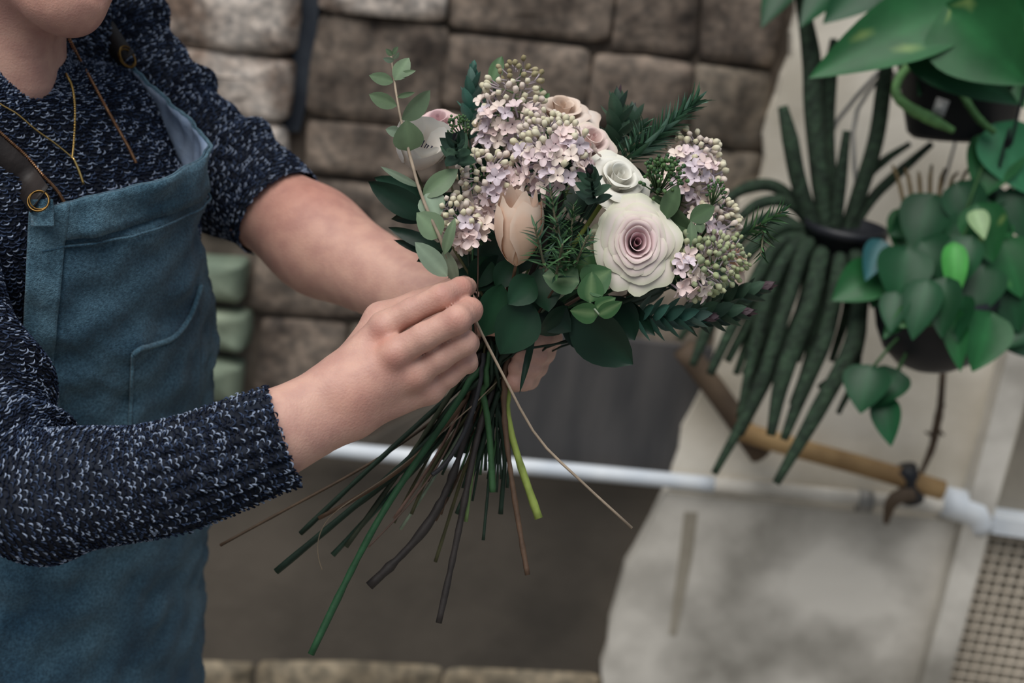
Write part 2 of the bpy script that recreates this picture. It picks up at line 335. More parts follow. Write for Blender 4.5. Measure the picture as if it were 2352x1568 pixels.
# ------------------------------------------------------------------ the person: one continuous body grown from a distance field
class SDF:
    def __init__(s): s.pr = []
    def cap(s, a, b, ra, rb, k=.01, sub=False): s.pr.append(('c', np.array(a), np.array(b), ra, rb, k, sub))
    def ell(s, c, r, M=None, k=.01, sub=False): s.pr.append(('e', np.array(c), np.array(r), np.eye(3) if M is None else np.array(M), 0, k, sub))
    def bb(s, p):
        if p[0] == 'c':
            r = max(p[3], p[4]); return np.minimum(p[1], p[2]) - r, np.maximum(p[1], p[2]) + r
        r = p[2].max(); return p[1] - r, p[1] + r
    def ev(s, p, X):
        if p[0] == 'c':
            ba = p[2] - p[1]; pa = X - p[1]; t = np.clip(pa @ ba / (ba @ ba + 1e-12), 0, 1)
            return np.linalg.norm(pa - t[:, None] * ba, axis=1) - (p[3] + (p[4] - p[3]) * t)
        q = (X - p[1]) @ p[3]; k0 = np.linalg.norm(q / p[2], axis=1); k1 = np.linalg.norm(q / p[2] ** 2, axis=1)
        return k0 * (k0 - 1) / np.maximum(k1, 1e-9)
    def mesh(s, h, B=40):
        bbs = [s.bb(p) for p in s.pr]; lo = np.min([b[0] for b in bbs], axis=0) - 4 * h; hi = np.max([b[1] for b in bbs], axis=0) + 4 * h
        n = np.ceil((hi - lo) / h).astype(int) + 2; KEYS, POS, QUAD = [], [], []
        key = lambda i: (i[:, 0] * n[1] + i[:, 1]) * n[2] + i[:, 2]
        for bx in range(0, n[0], B):
            for by in range(0, n[1], B):
                for bz in range(0, n[2], B):
                    i0 = np.array((bx, by, bz)); p0 = lo + i0 * h; p1 = p0 + (B + 1) * h
                    act = [(p, b) for p, b in zip(s.pr, bbs) if np.all(b[0] - p[5] - 2 * h < p1) and np.all(b[1] + p[5] + 2 * h > p0)]
                    if not act: continue
                    m = B + 2
                    g = np.stack(np.meshgrid(*[np.arange(m)] * 3, indexing='ij'), -1).reshape(-1, 3)
                    X = lo + (g + i0) * h; D = np.full(len(X), 1.0)
                    for p, b in act:
                        k = p[5]; sel = np.all((X > b[0] - k - 2 * h) & (X < b[1] + k + 2 * h), axis=1)
                        if not sel.any(): continue
                        e = s.ev(p, X[sel]); d = D[sel]
                        if p[6]:
                            hh = np.maximum(k - np.abs(-e - d), 0) / k; D[sel] = np.maximum(d, -e) + hh * hh * k * .25
                        else:
                            hh = np.maximum(k - np.abs(e - d), 0) / k; D[sel] = np.minimum(d, e) - hh * hh * k * .25
                    D = D.reshape(m, m, m)
                    if D.min() > 0 or D.max() < 0: continue
                    c = [(a, b_, c_) for a in (0, 1) for b_ in (0, 1) for c_ in (0, 1)]
                    S = [D[a:a + m - 1, b_:b_ + m - 1, c_:c_ + m - 1] for a, b_, c_ in c]
                    ng = sum((q < 0).astype(np.int8) for q in S)
                    ac = np.argwhere((ng > 0) & (ng < 8)); ac = ac[np.all(ac < B + 1, axis=1)]
                    if len(ac) == 0: continue
                    acc = np.zeros((len(ac), 3)); cnt = np.zeros(len(ac)); cv = [q[tuple(ac.T)] for q in S]
                    for a in range(8):
                        for b_ in range(a + 1, 8):
                            df = np.array(c[a]) - np.array(c[b_])
                            if np.abs(df).sum() != 1: continue
                            x = (cv[a] < 0) != (cv[b_] < 0); t = np.where(x, cv[a] / np.where(x, cv[a] - cv[b_], 1), 0)
                            acc += np.where(x[:, None], np.array(c[a]) + t[:, None] * (np.array(c[b_]) - np.array(c[a])), 0); cnt += x
                    own = np.all(ac < B, axis=1)
                    pos = lo + (ac + i0 + acc / cnt[:, None]) * h
                    KEYS.append(key(ac + i0)[own]); POS.append(pos[own])
                    for ax in range(3):
                        o1, o2 = (ax + 1) % 3, (ax + 2) % 3; d1 = np.zeros(3, int); d2 = np.zeros(3, int); d1[o1] = 1; d2[o2] = 1; da = np.zeros(3, int); da[ax] = 1
                        A = D[1:B + 1, 1:B + 1, 1:B + 1]; Bq = D[1 + da[0]:B + 1 + da[0], 1 + da[1]:B + 1 + da[1], 1 + da[2]:B + 1 + da[2]]
                        cr_ = np.argwhere((A < 0) != (Bq < 0)) + 1
                        if len(cr_) == 0: continue
                        fl_ = D[tuple(cr_.T)] < 0; gq = cr_ + i0
                        q = np.stack([key(gq - d1 - d2), key(gq - d2), key(gq), key(gq - d1)], 1)
                        q[~fl_] = q[~fl_][:, ::-1]; QUAD.append(q)
        K = np.concatenate(KEYS); Pz = np.concatenate(POS); Q = np.concatenate(QUAD)
        K, ix = np.unique(K, return_index=True); Pz = Pz[ix]
        j = np.searchsorted(K, Q); ok = np.all(K[np.minimum(j, len(K) - 1)] == Q, axis=1)
        return Pz, j[ok]

FW = Vector((.77, -.64, 0)).normalized(); LF = Vector((.64, .77, 0)).normalized()    # where the chest faces / the person's left
def A(x, y, d): return np.array(P(x, y, d))
# torso sections: pixel centre, depth, half width (left-right), half depth (front-back)
SEC = [((-8, 62, 1.272), .062, .060), ((-8, 112, 1.282), .072, .066), ((4, 172, 1.305), .138, .082), ((26, 290, 1.325), .174, .094), ((52, 400, 1.345), .178, .110), ((70, 520, 1.36), .172, .116),
       ((100, 680, 1.38), .156, .108), ((140, 860, 1.405), .142, .102), ((138, 1050, 1.43), .145, .106), ((95, 1300, 1.46), .162, .116), ((70, 1560, 1.49), .170, .122), ((60, 1760, 1.51), .165, .120)]
SECP = np.array([tuple(P(*s[0])) for s in SEC]); SECA = np.array([s[1] for s in SEC]); SECB = np.array([s[2] for s in SEC])

B_ = SDF()
for i in range(3, len(SEC) - 1):      # torso core under the clothes
    B_.cap(SECP[i], SECP[i + 1], .060, .060, .03)
# head, built in its own axes (x: person's left, y: forward, z: up)
hf = cdir(.80, -.20, .50); hu = cdir(.30, .92, .06); hu = (hu - hf * hu.dot(hf)).normalized(); hx = hf.cross(hu)
HM = Matrix((hx, hf, hu)).transposed(); CHIN = Vector((0, .088, -.060))
HO = P(172, 30, 1.190) - HM @ CHIN
def H(x, y, z): return np.array(HO + HM @ Vector((x, y, z)))
HMn = np.array(HM)
B_.ell(H(0, -.012, .085), (.076, .096, .095), HMn, .02)
B_.ell(H(0, .028, .022), (.060, .068, .085), HMn, .03)
for s in (-1, 1):
    B_.cap(H(s * .052, -.002, -.012), H(s * .020, .066, -.052), .018, .019, .03)
    B_.cap(H(s * .034, .050, .020), H(s * .026, .062, -.014), .028, .022, .03)      # cheeks
    B_.ell(H(s * .078, -.012, .035), (.010, .018, .031), HMn, .006)                  # ears
    B_.ell(H(s * .031, .086, .058), (.018, .012, .012), HMn, .012, sub=True)
    B_.ell(H(s * .031, .076, .057), (.014, .012, .011), HMn, .004)                   # closed lids
    B_.cap(H(s * .012, .094, .076), H(s * .045, .084, .079), .006, .005, .014)
B_.cap(H(0, .060, -.030), H(0, .072, -.044), .026, .022, .03)
B_.ell(H(0, .078, -.058), (.021, .017, .017), HMn, .02)                              # chin
B_.cap(H(-.014, .099, -.037), H(.014, .099, -.037), .005, .005, .012, sub=True)      # fold under the lip
B_.ell(H(0, .0925, -.0225), (.020, .008, .0065), HMn, .006); B_.ell(H(0, .0925, -.0115), (.022, .008, .006), HMn, .006)
B_.cap(H(-.019, .1015, -.0170), H(.019, .1015, -.0170), .0016, .0016, .004, sub=True)
B_.cap(H(0, .088, .066), H(0, .112, .024), .008, .012, .014); B_.ell(H(0, .104, .018), (.017, .012, .010), HMn, .010)
B_.cap(H(0, -.018, .0), A(-12, 150, 1.285), .056, .057, .03); B_.cap(A(-12, 150, 1.285), SECP[4], .056, .050, .02)
B_.cap(H(.02, .02, -.03), A(70, 190, 1.255), .015, .012, .03)                        # neck tendon
# shoulders and arms
SHN, ELN = A(-225, 420, 1.235), A(15, 1135, 1.115); SHF, ELF = A(318, 50, 1.46), A(590, 455, 1.455)
B_.cap(SHN, SECP[3], .036, .045, .03); B_.cap(A(330, 190, 1.47), SECP[6], .030, .045, .03)
B_.cap(SHN, ELN, .046, .038, .03); B_.cap(A(330, 190, 1.47), ELF, .034, .038, .03)
WN = A(770, 915, 1.12)
B_.cap(ELN, A(380, 1095, 1.098), .036, .028, .02); B_.cap(A(380, 1095, 1.098), A(610, 1000, 1.105), .028, .025, .02)
B_.cap(A(628, 962, 1.108), A(775, 885, 1.122), .0212, .0195, .02); B_.cap(A(600, 1040, 1.105), A(806, 952, 1.124), .0225, .0195, .03)
# right hand: back of hand, four fingers, thumb behind
B_.cap(A(775, 885, 1.122), A(882, 750, 1.126), .0190, .0118, .014)
B_.cap(A(785, 900, 1.118), A(906, 812, 1.114), .0190, .0122, .010)
B_.cap(A(800, 925, 1.120), A(952, 860, 1.124), .0190, .0115, .010)
B_.cap(A(812, 945, 1.126), A(986, 894, 1.140), .0185, .0108, .010)
B_.cap(A(800, 915, 1.140), A(920, 830, 1.146), .022, .018, .014)
B_.cap(A(820, 900, 1.115), A(900, 850, 1.118), .016, .013, .012)
B_.ell(A(884, 752, 1.117), (.0100, .0100, .0100), None, .008); B_.ell(A(908, 812, 1.105), (.0108, .0108, .0108), None, .008)
B_.ell(A(954, 860, 1.117), (.0105, .0105, .0105), None, .010); B_.ell(A(988, 894, 1.133), (.0098, .0098, .0098), None, .010)
def finger(pts, rad, ks=(.0035, .0018, .0018)):
    for i in range(len(pts) - 1): B_.cap(A(*pts[i]), A(*pts[i + 1]), rad[i], rad[i + 1], ks[min(i, 2)])
finger([(882, 748, 1.122), (945, 714, 1.116), (1014, 682, 1.110), (1058, 662, 1.126), (1073, 658, 1.146)], (.0116, .0100, .0100, .0088, .0078), (.0035, .0034, .0034))

finger([(906, 812, 1.110), (975, 773, 1.102), (1050, 734, 1.096), (1080, 712, 1.118), (1084, 718, 1.142)], (.0122, .0108, .0108, .0096, .0085), (.0035, .0034, .0034))

finger([(952, 860, 1.120), (1010, 822, 1.114), (1066, 786, 1.110), (1074, 788, 1.136), (1068, 794, 1.155)], (.0112, .0100, .0100, .0090, .0082), (.0035, .0034, .0034))
finger([(988, 894, 1.136), (1030, 862, 1.131), (1070, 828, 1.128), (1074, 834, 1.152), (1064, 838, 1.168)], (.0102, .0090, .0088, .0080, .0075), (.0035, .0034, .0034))
# thumb behind the forefinger, pinching the eucalyptus
B_.cap(A(800, 865, 1.142), A(876, 735, 1.158), .019, .0135, .016); finger([(876, 735, 1.158), (958, 700, 1.170), (1040, 668, 1.172), (1066, 656, 1.168)], (.0135, .0118, .0105, .0085), (.008, .003, .003))
# left forearm and the hand round the stems
WF = A(1020, 722, 1.335)
B_.cap(ELF, A(720, 545, 1.425), .044, .046, .03); B_.cap(A(720, 545, 1.425), WF, .045, .027, .03); B_.cap(A(760, 590, 1.42), A(1030, 700, 1.33), .036, .022, .03)
B_.cap(WF, A(1120, 770, 1.288), .026, .020, .02); B_.cap(A(1040, 735, 1.33), A(1130, 815, 1.284), .024, .018, .02)
for i, (y, r) in enumerate(((775, .0115), (806, .0118), (838, .0112), (868, .0098))):
    finger([(1120, y, 1.282), (1195 - 4 * i, y + 6, 1.286), (1262 - 16 * i, y + 2, 1.262), (1244 - 14 * i, y + 6, 1.232), (1206 - 8 * i, y + 8, 1.214)], (r, r, r * .98, r * .92, r * .8), (.008, .003, .0022))
finger([(1056, 748, 1.29), (1080, 740, 1.235), (1138, 740, 1.200), (1196, 742, 1.195)], (.016, .013, .0112, .0092), (.012, .004, .003))
VB, FB = B_.mesh(.0017)
# skin tone with ruddy knuckles, lips and fingertips
base_c = np.array(lin(206, 164, 148)); red = np.array(lin(186, 112, 96)); CB = np.tile(base_c, (len(VB), 1))
for q, r, s in [(A(868, 775, 1.105), .010, .55), (A(905, 832, 1.095), .012, .35), (A(955, 878, 1.11), .010, .25), (A(1012, 678, 1.10), .010, .25), (A(1060, 655, 1.12), .008, .45), (A(1046, 735, 1.085), .010, .25),
                (A(700, 430, 1.40), .06, .45), (A(830, 930, 1.1), .03, .25), (H(0, .094, -.017), .022, .8), (A(1090, 705, 1.11), .012, .25), (H(.03, .07, -.03), .05, .35)]:
    g = np.exp(-((VB - q) ** 2).sum(1) / r ** 2)[:, None] * s; CB = CB * (1 - g) + red * g
person = part('person', VB, FB, M_skin, None, CB)
tag(person, 'person in marled navy jumper and blue apron holding the bouquet in both hands', 'person')
ORG[person.name] = Vector((0, 0, 0))
def nail(c, n, up, w, l):
    M = frame(c, n, up); V = []
    for i in range(5):
        for j in range(5):
            u, v = j / 2 - 1, i / 2 - 1; V.append(M @ Vector((u * w * math.sqrt(1 - .25 * v * v), v * l, -.35 * w * u * u)))
    return V, gridF(5, 5)
M_nail = mat('nail', lin(206, 164, 158), lin(214, 176, 168), .3, 40)
part('fingernail', *nail(P(1078, 645, 1.142), cdir(.62, .66, .42), cdir(.6, .1, -.8), .0055, .0065), M_nail, person)
# hair, mostly out of frame
hv = []; hn = 26
for i in range(14):
    for j in range(hn):
        t = i / 13 * 2.15; a = 2 * math.pi * j / hn
        q = np.array((math.sin(t) * math.cos(a) * .084, math.sin(t) * math.sin(a) * .104 - .016, math.cos(t) * .104 + .088))
        if q[1] > .045 and q[2] < .115: q = np.array((q[0] * .97, .045 + (q[1] - .045) * .15, max(q[2], .09)))
        hv.append(H(*(q * (1 + .015 * math.sin(a * 23 + t * 3)))))
part('hair', hv, gridF(14, hn, True), M_hair, person)

# ------------------------------------------------------------------ knit jumper
def loops(S, name, parent, rib=None, seed=0, tone=1.0):    # one little yarn crescent per stitch on a (nu,nv,3) surface
    r = np.random.default_rng(seed); Tu = np.gradient(S, axis=0); Tv = np.gradient(S, axis=1)
    N = np.cross(Tu, Tv); N /= np.linalg.norm(N, axis=2)[..., None] + 1e-9
    if ((S - S.mean(axis=1, keepdims=True)) * N).sum() < 0: N = -N
    c = S.reshape(-1, 3); N = N.reshape(-1, 3); Tu = Tu.reshape(-1, 3); Tv = Tv.reshape(-1, 3)
    q = (c - np.array(CAM)) @ np.array(R3); dz = -q[:, 2]; X = 1176 + FPX * q[:, 0] / dz; Y = 784 - FPX * q[:, 1] / dz
    vd = np.array(CAM) - c; vd /= np.linalg.norm(vd, axis=1)[:, None]
    keep = ((N * vd).sum(1) > -.3) & (X > -330) & (X < 2500) & (Y > -300) & (Y < 1800)
    c, N, Tu, Tv = c[keep], N[keep], Tu[keep], Tv[keep]; n = len(c)
    ku = 6; kk = 4; t = np.linspace(-1, 1, ku); a = np.linspace(0, 2 * np.pi, kk, endpoint=False) + .4
    arc_a = t * .62; arc_b = .42 * (1 - t * t) - .2; arc_n = .55 * (1 - t * t); rad = .00082 * (1 - .55 * t ** 4)
    lu = np.linalg.norm(Tu, axis=1); lv = np.linalg.norm(Tv, axis=1)
    jr = r.normal(0, .16, (n, 2)); ang = r.normal(0, .38, n) + .25
    ca, sa = np.cos(ang), np.sin(ang); Eu = Tu / lu[:, None]; Ev = Tv / lv[:, None]
    A1 = Ev * ca[:, None] + Eu * sa[:, None]; A2 = -Ev * sa[:, None] + Eu * ca[:, None]
    sz = r.uniform(.85, 1.25, n)
    cc = c + Tu * jr[:, :1] + Tv * jr[:, 1:]
    V = np.empty((n, ku, kk, 3), dtype=np.float32)
    for i in range(ku):
        ce = cc + A1 * (arc_a[i] * lv * sz)[:, None] + A2 * (arc_b[i] * lu * sz)[:, None] + N * (.0002 + arc_n[i] * .0024)
        for j in range(kk): V[:, i, j] = ce + (A2 * np.cos(a[j]) + N * np.sin(a[j])) * rad[i]
    f = np.array(gridF(ku, kk, True)); F = (f[None] + (np.arange(n) * ku * kk)[:, None, None]).reshape(-1, 4)
    li = r.random(n); dark = np.array(lin(30, 36, 52)); mid = np.array(lin(58, 70, 94)); lite = np.array(lin(142, 154, 176))
    col = np.where((li < .40)[:, None], dark, np.where((li < .77)[:, None], mid, lite)) * (tone * r.uniform(.8, 1.25, n))[:, None]
    o = part(name, V.reshape(-1, 3), F, M_yarn, parent, np.repeat(col, ku * kk, axis=0)); o['kind'] = 'stuff'
    return o
def sleeve(ctrl, nu_len=.0037, nv_w=.0041, rib=None, folds=(), seed=0):   # ctrl: (point, radius)
    c0 = np.array([p for p, r in ctrl]); L = np.linalg.norm(np.diff(c0, axis=0), axis=1).sum(); nu = int(L / nu_len)
    c = cr(c0, nu); s = np.cumsum(np.r_[0, np.linalg.norm(np.diff(c, axis=0), axis=1)]); s /= s[-1]
    # re-sample evenly
    su = np.linspace(0, 1, nu); c = np.stack([np.interp(su, s, c[:, k]) for k in range(3)], 1)
    rr = np.interp(su, np.linspace(0, 1, len(ctrl)), [r for p, r in ctrl])
    kern = np.ones(9) / 9; pad = np.r_[[rr[0]] * 4, rr, [rr[-1]] * 4]; rr = np.convolve(pad, kern, 'valid')
    nv = int(2 * np.pi * rr.mean() / nv_w); T = np.gradient(c, axis=0); T /= np.linalg.norm(T, axis=1)[:, None]
    u = np.array(BACK); S = np.empty((nu, nv, 3)); a = np.linspace(0, 2 * np.pi, nv, endpoint=False)
    for i in range(nu):
        u = u - T[i] * (u @ T[i]); u /= np.linalg.norm(u); v = np.cross(T[i], u)
        r_ = rr[i] * np.ones(nv)
        if rib and su[i] > rib[0]: r_ = r_ + .0026 * np.cos(a * rib[1]) * min(1, (su[i] - rib[0]) * 20)
        for (fu, fw, fa, ph, tw) in folds: r_ = r_ + fa * np.exp(-((su[i] - fu + tw * np.sin(a + ph)) / fw) ** 2) * (.6 + .4 * np.cos(a + ph))
        S[i] = c[i] + r_[:, None] * (np.cos(a)[:, None] * u + np.sin(a)[:, None] * v)
    S += (vnoise(S.reshape(-1, 3), 26, seed) * .0035).reshape(nu, nv, 1) * np.array(BACK)
    return S
def close(S): nu, nv = S.shape[:2]; return S.reshape(-1, 3), np.array(gridF(nu, nv, True))
# torso of the jumper
nT, mT = 172, 226
tt = np.linspace(0, 1, nT); P0 = cr(SECP, nT); PA = cr(SECA[:, None], nT)[:, 0]; PB = cr(SECB[:, None], nT)[:, 0]
th = np.linspace(0, 2 * np.pi, mT, endpoint=False)
ST = P0[:, None, :] + PA[:, None, None] * np.sin(th)[None, :, None] * np.array(LF) + PB[:, None, None] * np.cos(th)[None, :, None] * np.array(FW)
ST[:, :, 2] -= (np.clip(1 - tt / .22, 0, 1) * .024)[:, None] * (.3 + np.cos(th)[None, :])       # neckline dips at the front
bust = np.exp(-((tt - .40) / .13) ** 2)[:, None] * (np.exp(-((th - .55) / .42) ** 2) + np.exp(-((th - 2 * np.pi + .55) / .42) ** 2))[None, :]
ST += (bust * .022)[..., None] * np.array(FW)
ST += (vnoise(ST.reshape(-1, 3), 16, 5) * .0035).reshape(nT, mT, 1) * np.array(FW)
VT, FT = close(ST[:, ::-1])
jumper = part('jumper', VT, FT, M_knit, person); jumper['label'] = 'chunky dark navy marled knit jumper'
BV = BVHTree.FromPolygons([tuple(v) for v in VT], [tuple(int(i) for i in f) for f in FT])
def on(bv, x, y, off=.004, dflt=1.25):        # the point of a surface seen at a pixel
    d = (P(x, y, 1) - CAM).normalized(); h = bv.ray_cast(CAM, d)
    return (h[0] - d * off) if h[0] is not None else P(x, y, dflt)
loops(ST[:, ::-1], 'knit_stitches', jumper, seed=1)
SN = sleeve([(A(-210, 300, 1.26), .070), (SHN, .074), (A(-185, 690, 1.19), .070), (A(-62, 985, 1.135), .066), (A(60, 1120, 1.105), .062), (A(215, 1118, 1.095), .057), (A(370, 1100, 1.098), .050), (A(520, 1050, 1.104), .044), (A(588, 1022, 1.106), .041), (A(652, 1000, 1.109), .0385)],
            rib=(.80, 21), folds=((.50, .035, .012, 2.2, .03), (.585, .03, .010, .6, .04), (.66, .03, .007, 3.4, .03), (.42, .05, .008, 1.2, .05)), seed=3)
v_, f_ = close(SN); so = part('sleeve', v_, f_, M_knit, jumper); loops(SN, 'knit_stitches', jumper, seed=2)
SF = sleeve([(A(90, 230, 1.37), .045), (A(150, 60, 1.41), .058), (A(205, 20, 1.44), .056), (A(288, 150, 1.455), .055), (A(385, 295, 1.46), .058), (A(495, 390, 1.458), .061), (A(597, 450, 1.452), .057), (A(640, 488, 1.442), .050)],
            folds=((.40, .035, .012, 0.4, .03), (.52, .03, .012, 2.6, .03), (.62, .035, .014, .8, .03), (.74, .03, .013, 3.0, .03), (.85, .03, .012, .2, .02)), seed=4)
v_, f_ = close(SF); part('sleeve', v_, f_, M_knit, jumper); loops(SF, 'knit_stitches', jumper, seed=6)
# trousers and shoes below the frame
hipc = SECP[-1]
tv = []
for s in (-1, 1):
    q = hipc + np.array(LF) * s * .085
    tv.append(tube([Vector(q + np.array((0, 0, .12))), Vector((q[0], q[1], hipc[2] * .55)), Vector((q[0], q[1], .07))], [.085, .07, .06], 14, 18))
part('trousers', *merge(*tv), M_trouser, person)
for s in (-1, 1):
    q = Vector(hipc + np.array(LF) * s * .085); q.z = .045
    V, F = tube([q - FW * .07, q + FW * .02, q + FW * .12, q + FW * .18], [.04, .045, .042, .03], 14, 14); V[:, 2] = np.maximum(V[:, 2], 0.0)
    part('shoe', V, F, M_leather, person)

# ------------------------------------------------------------------ apron
TOPE = [(66, 482, 1.188), (180, 458, 1.198), (300, 428, 1.222), (400, 395, 1.252), (452, 370, 1.280), (474, 346, 1.298), (470, 316, 1.316), (432, 268, 1.338), (360, 205, 1.362), (300, 150, 1.378)]
def ring_(i, th0, th1, off, n=10, ext=0.0):
    return [tuple(SECP[i] + (SECA[i] + off) * math.sin(a) * np.array(LF) + (SECB[i] + off + ext * math.cos(a)) * math.cos(a) * np.array(FW)) for a in np.radians(np.linspace(th0, th1, n))]
rows = [[tuple(P(*q)) for q in TOPE], ring_(6, -33, 62, .016, ext=.030), ring_(7, -38, 70, .016, ext=.012), ring_(8, -66, 74, .016, ext=.010), ring_(9, -80, 80, .018), ring_(10, -88, 88, .022), ring_(11, -90, 90, .032)]
low = np.array(rows[-1]); rows.append([tuple(q) for q in (low + np.array((0, 0, -.30)) + (low - SECP[-1]) * .12)])
NU, NV = 150, 110
G = np.array(rows); Gu = np.stack([cr(G[:, j], NU) for j in range(G.shape[1])], 1)
SA = np.stack([cr(Gu[i], NV) for i in range(NU)], 0)
nA = np.cross(np.gradient(SA, axis=0), np.gradient(SA, axis=1)); nA /= np.linalg.norm(nA, axis=2)[..., None]
if (nA[40, 30] @ np.array(BACK)) < 0: nA = -nA
fp = SA.reshape(-1, 3) @ np.stack([np.array(LF), np.array(FW), np.array((0, 0, 1))], 1)
wr = vnoise(fp * np.array((1, 1, 3.2)) + fp[:, :1] * .9, 15, 11) * .0042 + vnoise(fp * np.array((1.2, 1.2, 4.5)) + fp[:, 1:2] * 1.4, 30, 12) * .0026
SA = SA + nA * wr.reshape(NU, NV, 1)
def patch(u0, u1, v0, v1, off):
    return (SA + nA * off)[u0:u1, v0:v1]
def shell(S, t, N):                    # thick cloth
    nu, nv = S.shape[:2]; V = np.vstack([S.reshape(-1, 3), (S - N * t).reshape(-1, 3)]); m = nu * nv
    F = gridF(nu, nv); F = F + [tuple(m + i for i in f[::-1]) for f in F]
    e = [i for i in range(nv)] + [i * nv + nv - 1 for i in range(1, nu)] + [(nu - 1) * nv + j for j in range(nv - 2, -1, -1)] + [i * nv for i in range(nu - 2, 0, -1)]
    for a_, b_ in zip(e, e[1:] + e[:1]): F.append((b_, a_, m + a_, m + b_))
    return V, F
V, F = shell(SA, .002, nA)
nq = (NU - 1) * (NV - 1); mi = [0] * nq + [1] * nq + [0] * (len(F) - 2 * nq)
apron = part('apron', V, F, [M_denim, M_lining], person, midx=mi); apron['label'] = 'faded teal blue linen bib apron'
part('hem', *shell(patch(0, 6, 0, NV, .0032), .0024, nA[0:6, 0:NV]), M_denim_d, apron)
part('side_band', *shell(patch(0, 86, 0, 11, .0036), .0024, nA[0:86, 0:11]), M_denim_d, apron)
BA = BVHTree.FromPolygons([tuple(v) for v in SA.reshape(-1, 3)], gridF(NU, NV))
ST_s = []
for i in range(6, 7):                # stitched line under the hem
    part('seam', *tube([Vector((SA + nA * .003)[i + 0, j]) for j in range(4, NV - 20, 2)], .0012, 160, 6), M_denim, apron)
pe = [on(BA, *q, .004) for q in ((306, 815), (322, 802), (350, 794), (398, 776), (428, 742), (448, 700), (462, 655))]
pk = []
edge = cr(pe, 24)
for q in edge:
    x, y, d = px(q); col_ = []
    for k in range(18):
        t = k / 17; col_.append(on(BA, min(x, 462) - 8 * t * (x < 400), y + (1010 - y) * t, .0035))
    pk.append([tuple(c) for c in col_])
S = np.array(pk); nS = np.cross(np.gradient(S, axis=0), np.gradient(S, axis=1)); nS /= np.linalg.norm(nS, axis=2)[..., None] + 1e-9
if (nS[8, 8] @ np.array(BACK)) < 0: nS = -nS
pocket = part('pocket', *shell(S, .0015, nS), M_denim, apron)
part('pocket_edge', *tube([Vector(q) for q in edge], .0027, 60, 8), M_denim_d, pocket)
part('pocket_seam', *tube([Vector(S[0, k]) + BACK * .001 for k in range(0, 18, 2)], .0018, 40, 6), M_denim_d, pocket)
# straps, rings
def ribbon(pts, wv, t=.002):
    c = cr(pts, 24); V = []
    T = np.gradient(c, axis=0); T /= np.linalg.norm(T, axis=1)[:, None]
    for i in range(24):
        s = np.cross(T[i], np.array(BACK)); s /= np.linalg.norm(s); V.append([c[i] - s * wv / 2, c[i], c[i] + s * wv / 2])
    S = np.array(V); N = np.tile(np.array(BACK), (24, 3, 1)); return shell(S, t, N)
def torus(c, n, R, r): return tube([Vector(frame(c, n) @ Vector((R * math.cos(a), R * math.sin(a), 0))) for a in np.linspace(0, 2 * math.pi, 17)], r, 49, 8, caps=False)
r1 = P(88, 462, 1.178); r2 = P(292, 134, 1.368)
part('ring', *torus(r1, cdir(.1, .2, 1), .0085, .0009), M_brass, apron); part('ring', *torus(r1 + RIGHT * .001 + UP * .001, cdir(.25, .1, 1), .0078, .0008), M_brass, apron)
part('ring', *torus(r2, cdir(.75, .3, .55), .0095, .0011), M_brass, apron); part('ring', *torus(r2 + UP * .002, cdir(.85, .2, .45), .0100, .0010), M_brass, apron)
part('tab', *ribbon([P(94, 458, 1.180), P(96, 480, 1.182), P(97, 520, 1.184)], .019), M_denim_d, apron)
def nearT(x, y):                      # the point of the jumper's chest nearest to a pixel, even past the frame
    q = (VT - np.array(CAM)) @ np.array(R3); X = 1176 + FPX * q[:, 0] / -q[:, 2]; Y = 784 - FPX * q[:, 1] / -q[:, 2]
    return Vector(VT[np.argmin((X - x) ** 2 + (Y - y) ** 2 + (-q[:, 2] - 1.15) ** 2 * 3e5)]) + BACK * .010
part('strap', *ribbon([P(90, 458, 1.178), on(BV, 62, 420, .008), on(BV, 20, 375, .008), nearT(-40, 310), nearT(-85, 262), nearT(-110, 225), nearT(-125, 200) - BACK * .06], .026), M_leather, apron)
part('strap', *ribbon([P(290, 136, 1.368), on(BV, 268, 105, .008, 1.38), on(BV, 245, 70, .008, 1.385), on(BV, 222, 40, .008, 1.39), on(BV, 200, 5, .01, 1.40)], .020), M_leather, apron)
# necklaces
def chain(pts, r, m, name='necklace', bead=0):
    q = [on(BV, x, y, .0075, 1.24) for x, y in pts]; o = part(name, *tube(q, r, 60, 6), m, person)
    if bead:
        c = cr(q, bead); V, F = [], []
        for i, p in enumerate(c):
            v, f = tube([Vector(p) - UP * r * 1.1, Vector(p) + UP * r * 1.1], [r * 1.9, r * 1.5], 2, 5); V.append((v, f))
        part('links', *merge(*V), m, o)['kind'] = 'stuff'
    return o
n1 = chain([(118, 84), (132, 130), (152, 170), (166, 200), (172, 250), (170, 320), (166, 362)], .0007, M_gold, bead=70); n1['label'] = 'fine gold chain with a slim bar pendant'
part('chain', *tube([on(BV, x, y, .0075) for x, y in ((166, 362), (130, 332), (80, 296), (40, 262), (0, 238), (-40, 205))], .0008, 50, 6), M_gold, n1)
part('pendant', *tube([on(BV, x, y, .008) for x, y in ((168, 362), (176, 380), (184, 400), (192, 424))], [.0009, .0013, .0013, .0012], 12, 8), M_gold, n1)
n2 = chain([(152, 74), (185, 140), (210, 185), (240, 240), (265, 285), (292, 332), (312, 372)], .0009, M_copper, bead=80); n2['label'] = 'copper rope chain running under the apron'
n3 = chain([(-20, 285), (20, 322), (60, 358), (100, 404), (130, 436), (150, 468)], .0009, M_copper, bead=60); n3['label'] = 'copper rope chain on the strap side'
